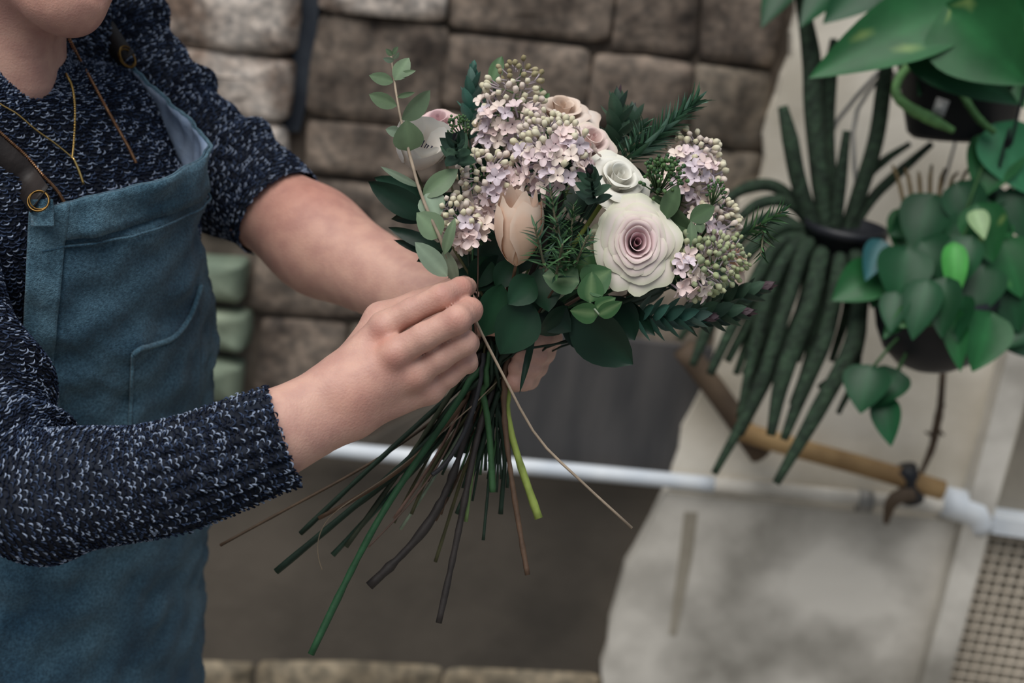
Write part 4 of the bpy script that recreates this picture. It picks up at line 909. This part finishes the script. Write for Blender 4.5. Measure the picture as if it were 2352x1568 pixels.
rosemary_branch(r2_, (1442, 372, 1.215), (1598, 232, 1.205), 120, 82, .46, NEB, sc_=lin(150, 150, 128), seed=11); rosemary_branch(r2_, (1430, 380, 1.22), (1478, 290, 1.21), 60, 60, .6, NEB, seed=12)
tail = [(1095, 930, 1.24), (1050, 1080, 1.245), (1010, 1180, 1.245)]
r3_ = thing('rosemary_sprig', 'thin rosemary sprig reaching out past the pale green lilac buds', 'rosemary', base_of(tail))
through(P(1690, 560, 1.205), tail, .0011, .0012, r3_, BROWN)
rosemary_branch(r3_, (1690, 545, 1.20), (1796, 486, 1.19), 34, 70, .55, NEE, seed=13); rosemary_branch(r3_, (1755, 505, 1.20), (1748, 590, 1.19), 24, 54, .6, NEE, seed=14)
# --- hebe: stacked pairs of thick leaves
def hleaf(c): V, F = leaf_mesh(1, .56, .35, -.30, .75, 5, 6); return mesh_np('leaf', V, F, M_leaf, [np.array(c) * (1.2 if abs(v[0]) < 1e-6 else 1) for v in V])
HE = [hleaf(c) for c in (lin(60, 88, 70), lin(76, 104, 84), lin(52, 76, 64))]; HEB = [hleaf(c) for c in (lin(78, 128, 114), lin(94, 124, 114), lin(60, 98, 86))]; HEP = [hleaf(c) for c in (lin(92, 72, 80), lin(80, 80, 84))]
def hebe(label, base, tip, wpx, n, tail, seed, mesh=HE, tipc=HEP, spread=1.0):
    root = thing('hebe_sprig', label, 'hebe', base_of(tail)); r = random.Random(seed); b, t = P(*base), P(*tip); ax = (t - b).normalized(); L = (t - b).length
    through(b, tail, .0012, .0012, root, G_DARK); stem_part(root, [b, (b + t) / 2, t], [.0014, .001], G_DARK)
    e1 = ax.cross(BACK); e1 = (e1 if e1.length > .2 else ax.cross(UP)).normalized(); e2_ = e1.cross(ax)
    for k in range(n):
        f = k / (n - 1); p = b + ax * L * f
        for s in (0, 1):
            a = (k % 2) * math.pi / 2 + s * math.pi + .5; d = (ax * (.30 + .9 * f * f) + (e1 * math.cos(a) + e2_ * math.sin(a)) * spread * (1 - .45 * f)).normalized()
            l = wpx * .62 * base[2] / FPX * (1.15 - .5 * f ** 3) * r.uniform(.9, 1.1); z = (ax - d * ax.dot(d)).normalized(); x = d.cross(z)
            inst('leaf', r.choice(tipc if f > .88 else mesh), Matrix.Translation(p) @ Matrix((x, d, z)).transposed().to_4x4() @ Matrix.Diagonal((l, l, l, 1)), root)
    return root
T = lambda x, y, d=1.24: [((BIND[0] + x) / 2 + 10, (BIND[1] + y) / 2 - 20, d), (x, y, d)]
hebe('upright dark hebe sprig left of the tall lilac', (1078, 320, 1.24), (1086, 168, 1.245), 74, 12, T(1030, 1140), 1, HEB, HEB)
hebe('dark hebe rosette with a purple tip beside the anemone', (1050, 366, 1.160), (1046, 322, 1.128), 76, 7, T(1060, 1120), 2)
hebe('blue green hebe tip in front of the white rose', (1366, 462, 1.146), (1356, 400, 1.116), 76, 8, T(1085, 1150), 3)
hebe('bushy hebe sprig behind the peach rose', (1415, 350, 1.25), (1420, 232, 1.255), 96, 9, T(1015, 1090), 4)
hebe('faint purple hebe tip above the long rosemary', (1452, 330, 1.275), (1455, 262, 1.285), 80, 7, T(1120, 1100), 5)
hebe('blue hebe sprig hanging lowest under the bouquet', (1455, 728, 1.20), (1612, 728, 1.190), 96, 12, T(990, 1110), 6, HEB)
hebe('hebe sprig with drooping leaves under the green lilac buds', (1560, 726, 1.225), (1700, 718, 1.222), 96, 11, T(1140, 1130), 7)
hebe('hebe sprig with pale edged leaves at the far end of the green lilac', (1620, 702, 1.262), (1748, 662, 1.258), 92, 11, T(1150, 1100), 8)
# --- green umbels
ub = [mesh_np('bud', *lathe([(0, .5), (.35, .4), (.5, 0), (.3, -.4), (.1, -.5)], 7), M_leaf, np.tile(np.array(c), (35, 1))) for c in (lin(74, 110, 62), lin(94, 126, 76), lin(58, 90, 58))]
def umbel(label, base, c, rpx, n, tail, seed, s=.0034):
    root = thing('green_umbel', label, 'buds', base_of(tail)); r = random.Random(seed); b, q = P(*base), P(*c); through(b, tail, .0011, .0011, root, G_MID); R = rpx * c[2] / FPX
    stem_part(root, [b, b.lerp(q, .5)], [.0011, .0009], G_MID)
    for k in range(n):
        d = jit3(toCam(q) * .5 + UP * .6, .75); p = q + d * R * r.uniform(.55, 1.0)
        if k % 3 == 0: stem_part(root, [b.lerp(q, .5), p], [.0007, .0004], lin(66, 96, 56), 'pedicel', 4, 3)
        inst('bud', r.choice(ub), frame(p, d, UP, s * r.uniform(.7, 1.2)), root)
umbel('loose umbel of small green buds between the white rose and the white lilac', (1500, 480, 1.195), (1522, 412, 1.165), 58, 130, T(1100, 1090), 1)
umbel('small dark green bud cluster beside the pink bloom', (1080, 350, 1.20), (1054, 296, 1.182), 34, 46, T(1065, 1080), 2, .0024)
umbel('small green bud cluster behind the right eucalyptus leaf', (1622, 500, 1.190), (1646, 444, 1.182), 32, 40, T(1130, 1080), 3, .0024)
# --- dark broad leaves filling the bouquet
LD = lin(28, 56, 42); LD2 = lin(32, 64, 44); LD3 = LD
def spray(label, tail, stempts, leaves, c=LD, m=None, cat='foliage', name='leaf_sprig'):
    root = thing(name, label, cat, base_of(tail))
    bundle_stem(root, [P(*q) for q in stempts] + [slot()] + [P(*t) for t in tail], [.0012] * len(stempts) + [.0015] * (1 + len(tail)), G_DARK)
    for b_, t_, w_, db, dt in leaves: leaf(root, (*b_, db), (*t_, dt), w_, np.array(c) * random.uniform(.85, 1.2), m or M_gloss, fold=.2, curl=.14, wave=.02)
spray('pair of long glossy dark leaves sticking out left of the bouquet', T(1020, 1060), [(980, 500, 1.22), (1060, 640, 1.24)],
      [((1000, 500), (843, 420), 64, 1.20, 1.20), ((985, 455), (858, 408), 48, 1.225, 1.23), ((1010, 480), (900, 505), 40, 1.215, 1.21), ((1020, 575), (893, 522), 34, 1.215, 1.21), ((1030, 590), (905, 552), 26, 1.225, 1.22), ((1040, 560), (960, 600), 40, 1.23, 1.22)])
spray('broad dark green leaf hanging over the stems below the peony bud', T(1045, 1050), [(1200, 680, 1.19), (1160, 760, 1.215)],
      [((1215, 690), (1152, 812), 112, 1.175, 1.165), ((1225, 640), (1170, 696), 74, 1.170, 1.155), ((1150, 655), (1112, 772), 84, 1.184, 1.172), ((1240, 620), (1260, 712), 80, 1.185, 1.17), ((1120, 590), (1088, 660), 70, 1.195, 1.19), ((1180, 600), (1140, 660), 60, 1.19, 1.185)], LD2)
spray('drooping dark leaves under the large rose', T(1125, 1060), [(1330, 720, 1.21), (1230, 770, 1.225)],
      [((1320, 715), (1447, 838), 128, 1.20, 1.19), ((1290, 720), (1420, 790), 110, 1.215, 1.21), ((1400, 680), (1455, 780), 90, 1.20, 1.195), ((1300, 700), (1240, 770), 90, 1.19, 1.185), ((1440, 690), (1500, 770), 40, 1.20, 1.19), ((1230, 740), (1195, 900), 16, 1.205, 1.19), ((1225, 690), (1310, 760), 80, 1.195, 1.19)], LD3)
spray('single pointed green leaf rising behind the tall lilac', T(1075, 1070), [(1135, 195, 1.245), (1150, 500, 1.25)], [((1130, 192), (1152, 128), 34, 1.24, 1.24), ((1250, 235), (1240, 200), 22, 1.285, 1.285), ((1240, 240), (1262, 214), 18, 1.285, 1.285)], lin(70, 104, 62), M_leaf)
rq = random.Random(5)
for g in range(6):                      # inner foliage that keeps the bouquet dense
    cx, cy = ((1120, 470), (1250, 560), (1400, 620), (1520, 560), (1330, 430), (1125, 610))[g]; lv = []
    for k in range(12):
        a = rq.uniform(0, 6.28); rr = rq.uniform(10, 90 if g < 5 else 55); x, y = cx + rr * math.cos(a), cy + rr * math.sin(a); b2 = rq.uniform(0, 6.28); ln = rq.uniform(80, 120); dd = rq.uniform(1.235, 1.29) - (.035 if g == 5 else 0)
        lv.append(((x, y), (x + ln * math.cos(b2), y + ln * math.sin(b2) * .8), rq.uniform(45, 75), dd, dd - .01))
    spray(['dark leaves deep behind the left lilac heads', 'dark leaves deep behind the bushy rosemary', 'dark leaves deep under the large rose', 'dark leaves deep behind the olive eucalyptus leaves', 'dark leaves deep behind the middle lilac head', 'dark leaves packed between the peony bud and the fingers'][g], T(1040 + 25 * g, 1020 + 20 * g), [(cx, cy, 1.27), ((cx + 1138) / 2, (cy + 812) / 2, 1.25)], lv, LD3)
for k, (x, y, r_, c_) in enumerate(((690, 1225, .0024, G_DARK), (790, 1250, .0022, lin(58, 66, 48)), (1000, 1290, .0016, OLIVE), (880, 1165, .0026, G_DARK), (1150, 1180, .0022, G_DARK))):
    root = thing('cut_stem', ['dark green cut stem beside the thickest dark stem', 'grey green cut stem ending short left of the bright green one', 'thin olive cut stem behind the woody stems', 'dark cut stem hidden in the left of the bundle', 'short dark stem in the middle of the bundle'][k], 'stem', P(x, y, 1.24))
    through(P(1180 + 20 * k, 700, 1.24), [((1138 + x) / 2 + 15, (812 + y) / 2 - 20, 1.24), (x, y, 1.245)], r_, r_, root, c_)
for nm, lb, pts, r_, c_ in (('grass_strand', 'pale hair thin strand curling below the thin brown stem', [(1130, 830, 1.2), (1010, 1010, 1.2), (900, 1100, 1.2), (800, 1150, 1.2), (735, 1182, 1.2), (722, 1240, 1.2), (728, 1290, 1.2), (740, 1308, 1.2)], .0005, lin(150, 132, 110)),
                            ('twig', 'short dark twig stub among the cut stems', [(1136, 812, 1.21), (1088, 950, 1.20), (1030, 1060, 1.195), (992, 1090, 1.19)], .0020, lin(44, 44, 48))):
    root = thing(nm, lb, 'stem', P(*pts[-1])); bundle_stem(root, [slot()] + [P(*q) for q in pts[1:]], [r_] * len(pts), c_)
settle()
# ------------------------------------------------------------------ hanging plants
def heart_mesh(L, W, ny=12, nx=9, fold=.3, curl=.25):
    V = []
    for i in range(ny):
        t = i / (ny - 1); wd = W / 2 * (math.sin(math.pi * t ** .62) ** .85 if 0 < t < 1 else .02)
        for j in range(nx):
            u = j / (nx - 1) * 2 - 1; yy = L * (t - .10 * (abs(u) * (1 - t) ** 2))
            V.append((u * wd, yy, fold * (u * u) * wd - curl * L * t * t))
    return V, gridF(ny, nx)
def bigleaf(root, b_, t_, wpx, c, d, dt=None, nrm=None, var=None, m=None, curl=.2, fold=.25):
    b, t = P(*b_, d), P(*t_, dt or d); y = t - b; L = y.length; y.normalize(); z = nrm or jit3(toCam(b) + UP * .35, .2); z = (z - y * z.dot(y)).normalized(); x = y.cross(z)
    V, F = heart_mesh(L, wpx * d / FPX, fold=fold, curl=curl); C = []
    for v in V:
        q = np.array(c)
        if var is not None and vnoise(np.array([[v[0] * 3, v[1] * .8, b.x]]), 130, 3)[0] > .85: q = np.array(var)
        C.append(q * (1.25 if abs(v[0]) < 1e-6 else 1))
    return part('leaf', [b + x * v[0] + y * v[1] + z * (v[2] + curl * L * .4) for v in V], F, m or M_gloss, root, C)
def pot(root, c, r, h, tilt=(0, 0, 1), bowl=False):
    V, F = lathe([(r * .02, 0), (r * .62, 0), (r * .70, h * .05), (r * .95, h * .86), (r * 1.04, h * .86), (r * 1.05, h), (r * .98, h), (r * .90, h * .88), (r * .02, h * .88)], 40)
    if bowl: V, F = lathe([(r * .02, 0), (r * .35, h * .02), (r * .62, h * .12), (r * .84, h * .32), (r * .96, h * .6), (r, h * .86), (r * 1.05, h * .88), (r * 1.05, h), (r * .98, h), (r * .92, h * .85), (r * .02, h * .85)], 40)
    M = frame(c, tilt); V = [M @ Vector(v) for v in V]; return part('pot', V, F, M_black, root)
PG, PGD, PGL, PY = lin(36, 96, 52), lin(28, 76, 46), lin(70, 130, 70), lin(120, 150, 84)
# upper pothos
d = 1.95; pc = P(2200, 318, d)
po = thing('hanging_pothos', 'variegated pothos in a black hanging pot with a pale tag', 'houseplant', pc)
pot(po, pc, .098, .135, cdir(.02, .93, .22))
V, F = box((0, 0, 0), (.017, .024, .001)); M = frame(P(2160, 246, d - .098), cdir(-.1, .25, 1), cdir(.35, .93, 0)); part('tag', [M @ Vector(v) for v in V], F, M_grey, po)
stem_part(po, [P(*q) for q in ((2105, 135, 1.86), (2068, 175, 1.855), (2058, 215, 1.85), (2085, 245, 1.845), (2135, 272, 1.845), (2190, 300, 1.85))], [.006, .006, .006, .007, .008, .004], lin(112, 160, 96), 'vine', 10, 40)
stem_part(po, [P(*q) for q in ((2200, 200, 1.86), (2225, 240, 1.85), (2250, 275, 1.85), (2285, 305, 1.85))], [.004, .005, .005, .004], lin(66, 110, 60), 'vine', 8, 20)
for b_, t_, w_, c_, dz, v_ in (((2196, 30), (1872, 158), 175, PG, -.16, PY), ((2190, 30), (2360, 190), 220, PG, -.19, PY), ((2100, 110), (2340, 235), 120, PGD, -.15, None), ((1960, -60), (1838, 45), 110, PGD, .02, None), ((2060, -90), (1900, 40), 150, PGD, .0, None), ((2150, -80), (2010, 60), 140, PGD, -.02, None),
                              ((2240, -60), (2380, 60), 160, PG, -.05, PY), ((2180, 60), (2120, 210), 120, PGD, -.03, None), ((1830, -70), (1750, 50), 90, PGD, .05, None), ((2290, 120), (2352, 240), 90, PG, -.06, PGL), ((2150, 120), (2280, 190), 120, PGD, -.02, None)):
    bigleaf(po, b_, t_, w_, c_, d + dz, d + dz - .04, var=v_)
for b_, t_ in (((2196, 30), (2200, 240)), ((2100, 110), (2190, 230)), ((2060, -90), (2180, 220)), ((2240, -60), (2210, 220))):
    stem_part(po, [P(*b_, d - .05), P((b_[0] + t_[0]) / 2 + 10, (b_[1] + t_[1]) / 2 - 10, d - .03), P(*t_, d)], .003, lin(70, 110, 60), 'petiole')
# lower pothos
d = 1.90; pc2 = P(2142, 850, d)
p2 = thing('hanging_pothos', 'green pothos in a black hanging pot above the dried vine', 'houseplant', pc2)
pot(p2, pc2, .078, .10, cdir(-.03, .95, .2), True)
leaves2 = [((2130, 655), (2095, 775), 90, PGD, -.12, None), ((2175, 650), (2160, 772), 84, lin(28, 74, 44), -.12, None), ((2060, 680), (2045, 760), 70, PGD, -.11, None), ((2215, 690), (2195, 780), 80, PGD, -.11, None), ((2300, 330), (2250, 450), 130, PG, -.02, PGL), ((2290, 300), (2360, 440), 130, lin(60, 130, 90), -.03, None), ((2110, 690), (2030, 770), 70, PG, -.10, None), ((2150, 690), (2050, 745), 90, PGL, -.11, None), ((2190, 720), (2205, 850), 60, PG, -.11, None), ((2270, 730), (2240, 850), 120, PG, -.10, None),
           ((2230, 560), (2160, 690), 90, PGD, -.08, None), ((2190, 570), (2195, 690), 60, lin(72, 160, 70), -.10, None), ((2060, 600), (2000, 700), 120, PGD, -.02, None), ((2080, 580), (2060, 700), 130, PGD, -.05, None), ((2250, 480), (2280, 600), 110, PG, -.06, PY), ((2300, 560), (2350, 680), 120, PG, -.04, PGL),
           ((2000, 850), (1975, 945), 110, PGD, -.06, None), ((2060, 860), (2010, 930), 90, PGD, -.05, None), ((2030, 920), (2046, 1022), 70, lin(30, 90, 54), -.05, None), ((2140, 460), (2100, 580), 120, PGD, .0, None), ((2200, 430), (2250, 540), 100, PGD, -.02, None), ((2240, 490), (2262, 545), 50, lin(150, 180, 130), -.08, None), ((2310, 620), (2340, 760), 110, PGD, -.03, None), ((2330, 440), (2370, 560), 100, PGD, -.02, None), ((2120, 560), (2180, 640), 110, PGD, -.03, None), ((2090, 660), (2160, 740), 120, PGD, -.06, None), ((2260, 620), (2230, 730), 120, PGD, -.06, None), ((2020, 560), (1990, 640), 60, lin(40, 96, 100), -.04, None)]
rl = random.Random(8)
for k in range(46):
    x, y = rl.uniform(2010, 2350), rl.uniform(440, 760)
    if x < 2070 and y < 560: continue
    a = rl.uniform(.2, 2.9); ln = rl.uniform(80, 125); leaves2.append(((x, y), (x + ln * math.cos(a), y + ln * math.sin(a)), rl.uniform(70, 115), rl.choice((PGD, PGD, PGD, lin(28, 74, 44), PG)), rl.uniform(-.03, .05), PY if k % 9 == 0 else None))
for b_, t_, w_, c_, dz, v_ in leaves2:
    bigleaf(p2, b_, t_, w_, c_, d + dz, d + dz - .02, var=v_); stem_part(p2, [P(*b_, d + dz), P((b_[0] + 2140) / 2, (b_[1] + 720) / 2 - 15, d + dz / 2 - .02), P(2140, 745, d)], .0022, lin(58, 100, 54), 'petiole', 6, 7)
for q in range(7):
    a = q * .9; stem_part(p2, [P(2050 + 30 * q, 380 + 8 * (q % 3), d + .05), P(2070 + 22 * q, 440, d + .02), P(2120 + 6 * q, 700, d)], [.002, .003, .004], lin(110, 92, 60), 'vine', 6, 12)
# trailing cactus
d = 2.0; pc3 = P(1912, 672, d)
cp = thing('rat_tail_cactus', 'dark trailing cactus with long bristly stems in a hanging pot', 'cactus', pc3)
pot(cp, pc3, .055, .10, (0, 0, 1))
CG, CGD = lin(40, 58, 44), lin(40, 58, 44)
for pts, r_, dz in [([(1900, 560), (1885, 420), (1868, 250), (1862, 120), (1830, -60)], 22, 0), ([(1910, 560), (1905, 420), (1900, 300), (1906, 180), (1915, 90)], 18, .03), ([(1880, 560), (1835, 420), (1815, 320), (1798, 245)], 20, -.03), ([(1915, 560), (1930, 420), (1945, 300)], 15, -.03), ([(1930, 560), (1975, 440), (2012, 320), (2030, 200), (2045, 90)], 19, .03), ([(1935, 560), (2000, 460), (2060, 400), (2140, 330)], 13, .05), ([(1930, 560), (1985, 420), (2030, 370), (2090, 330)], 11, .04),
                    ([(1900, 560), (1830, 560), (1770, 660), (1735, 790), (1698, 960)], 15, -.06), ([(1900, 560), (1850, 570), (1800, 720), (1740, 900), (1640, 1088)], 16, -.08), ([(1905, 560), (1885, 590), (1860, 700), (1800, 860), (1770, 1000)], 20, -.09), ([(1915, 560), (1930, 590), (1900, 760), (1850, 880), (1800, 1010)], 18, -.09), ([(1920, 560), (1955, 560), (1975, 650), (1972, 760), (1972, 812)], 18, -.08), ([(1925, 560), (1975, 620), (1960, 780), (1880, 940), (1782, 1110)], 19, -.10), ([(1930, 560), (1968, 620), (1964, 780), (1935, 850), (1880, 890)], 12, -.06), ([(1930, 560), (1970, 680), (1966, 850), (1925, 950)], 10, -.04),
                    ([(1895, 560), (1800, 520), (1700, 600), (1640, 720), (1590, 840)], 17, -.04), ([(1895, 560), (1780, 500), (1690, 560), (1610, 700), (1560, 780)], 15, 0), ([(1895, 560), (1800, 440), (1720, 430), (1640, 480)], 15, .02), ([(1895, 560), (1820, 470), (1740, 470), (1660, 540)], 14, .0), ([(1900, 560), (1840, 600), (1760, 760), (1720, 900)], 14, -.03), ([(1905, 560), (1870, 640), (1800, 800), (1700, 1000)], 13, -.05), ([(1890, 570), (1820, 560), (1750, 700), (1690, 860)], 13, -.02), ([(1915, 560), (1900, 660), (1860, 830), (1820, 930)], 15, -.06)] + [([(1910, 560), (1890 - 22 * k + 60, 548 + 6 * (k % 3)), (1860 - 34 * k + 90, 690), (1800 - 40 * k + 110, 830 + 30 * (k % 2))], 13 + k % 4, -.01 - .012 * (k % 4)) for k in range(8)]:
    P3 = [P(*q, d + dz * min(1, i / 1.5)) for i, q in enumerate(pts)]; V, F = tube(P3, np.array([.7, 1, 1, 1, .5][:len(pts)] if len(pts) == 5 else [1] * (len(pts) - 1) + [.6]) * r_ * d / FPX, 40, 10)
    a = np.tile(np.arange(10), 40); V = V + 0; part('stem', V, F, M_cactus, cp, colr(CG if r_ > 14 else CGD, len(V), .25))
# hanger wires up to a rail above the frame
rail_z = 2.45; ry = P(2100, 400, 1.95).y
rail = thing('hanging_rail', 'grey metal rail above the plants that carries their hanger wires', 'rail', (P(2100, 400, 1.95).x, ry, rail_z))
xs = [P(1925, 600, 2.0).x, P(2400, 300, 1.95).x]
part('bar', *tube([Vector((xs[0] - .25, ry, rail_z)), Vector((xs[1] + .25, ry, rail_z))], .011, 3, 12), M_grey, rail)
for x in (xs[0] - .2, xs[1] + .2): part('bracket', *tube([Vector((x, ry, rail_z)), Vector((x, WALL_Y + .01, rail_z))], .011, 3, 12), M_grey, rail)
def wire(root, pts, m, rw=.0022): part('hanger_wire', *tube([P(*q) for q in pts] + [Vector((P(*pts[-1]).x, ry, rail_z))], rw, 14, 6), m, root)
wire(po, [(2070, 205, 2.02), (2120, 40, 2.0)], M_black); wire(po, [(2332, 205, 2.02), (2300, 20, 2.0)], M_black)
wire(p2, [(2222, 740, 1.95), (2270, 500, 1.90), (2316, 300, 1.832), (2356, 190, 1.825)], M_black); wire(p2, [(2052, 740, 1.95), (2140, 500, 2.08), (2200, 300, 2.15), (2230, 60, 2.15)], M_black)
wire(cp, [(1862, 560, 2.0), (1900, 320, 2.05), (2030, 150, 2.06), (2110, 40, 2.06)], M_grey, .0032); wire(cp, [(1985, 560, 2.02), (1960, 290, 2.05), (2030, 165, 2.07), (2112, 44, 2.07)], M_grey, .0032)
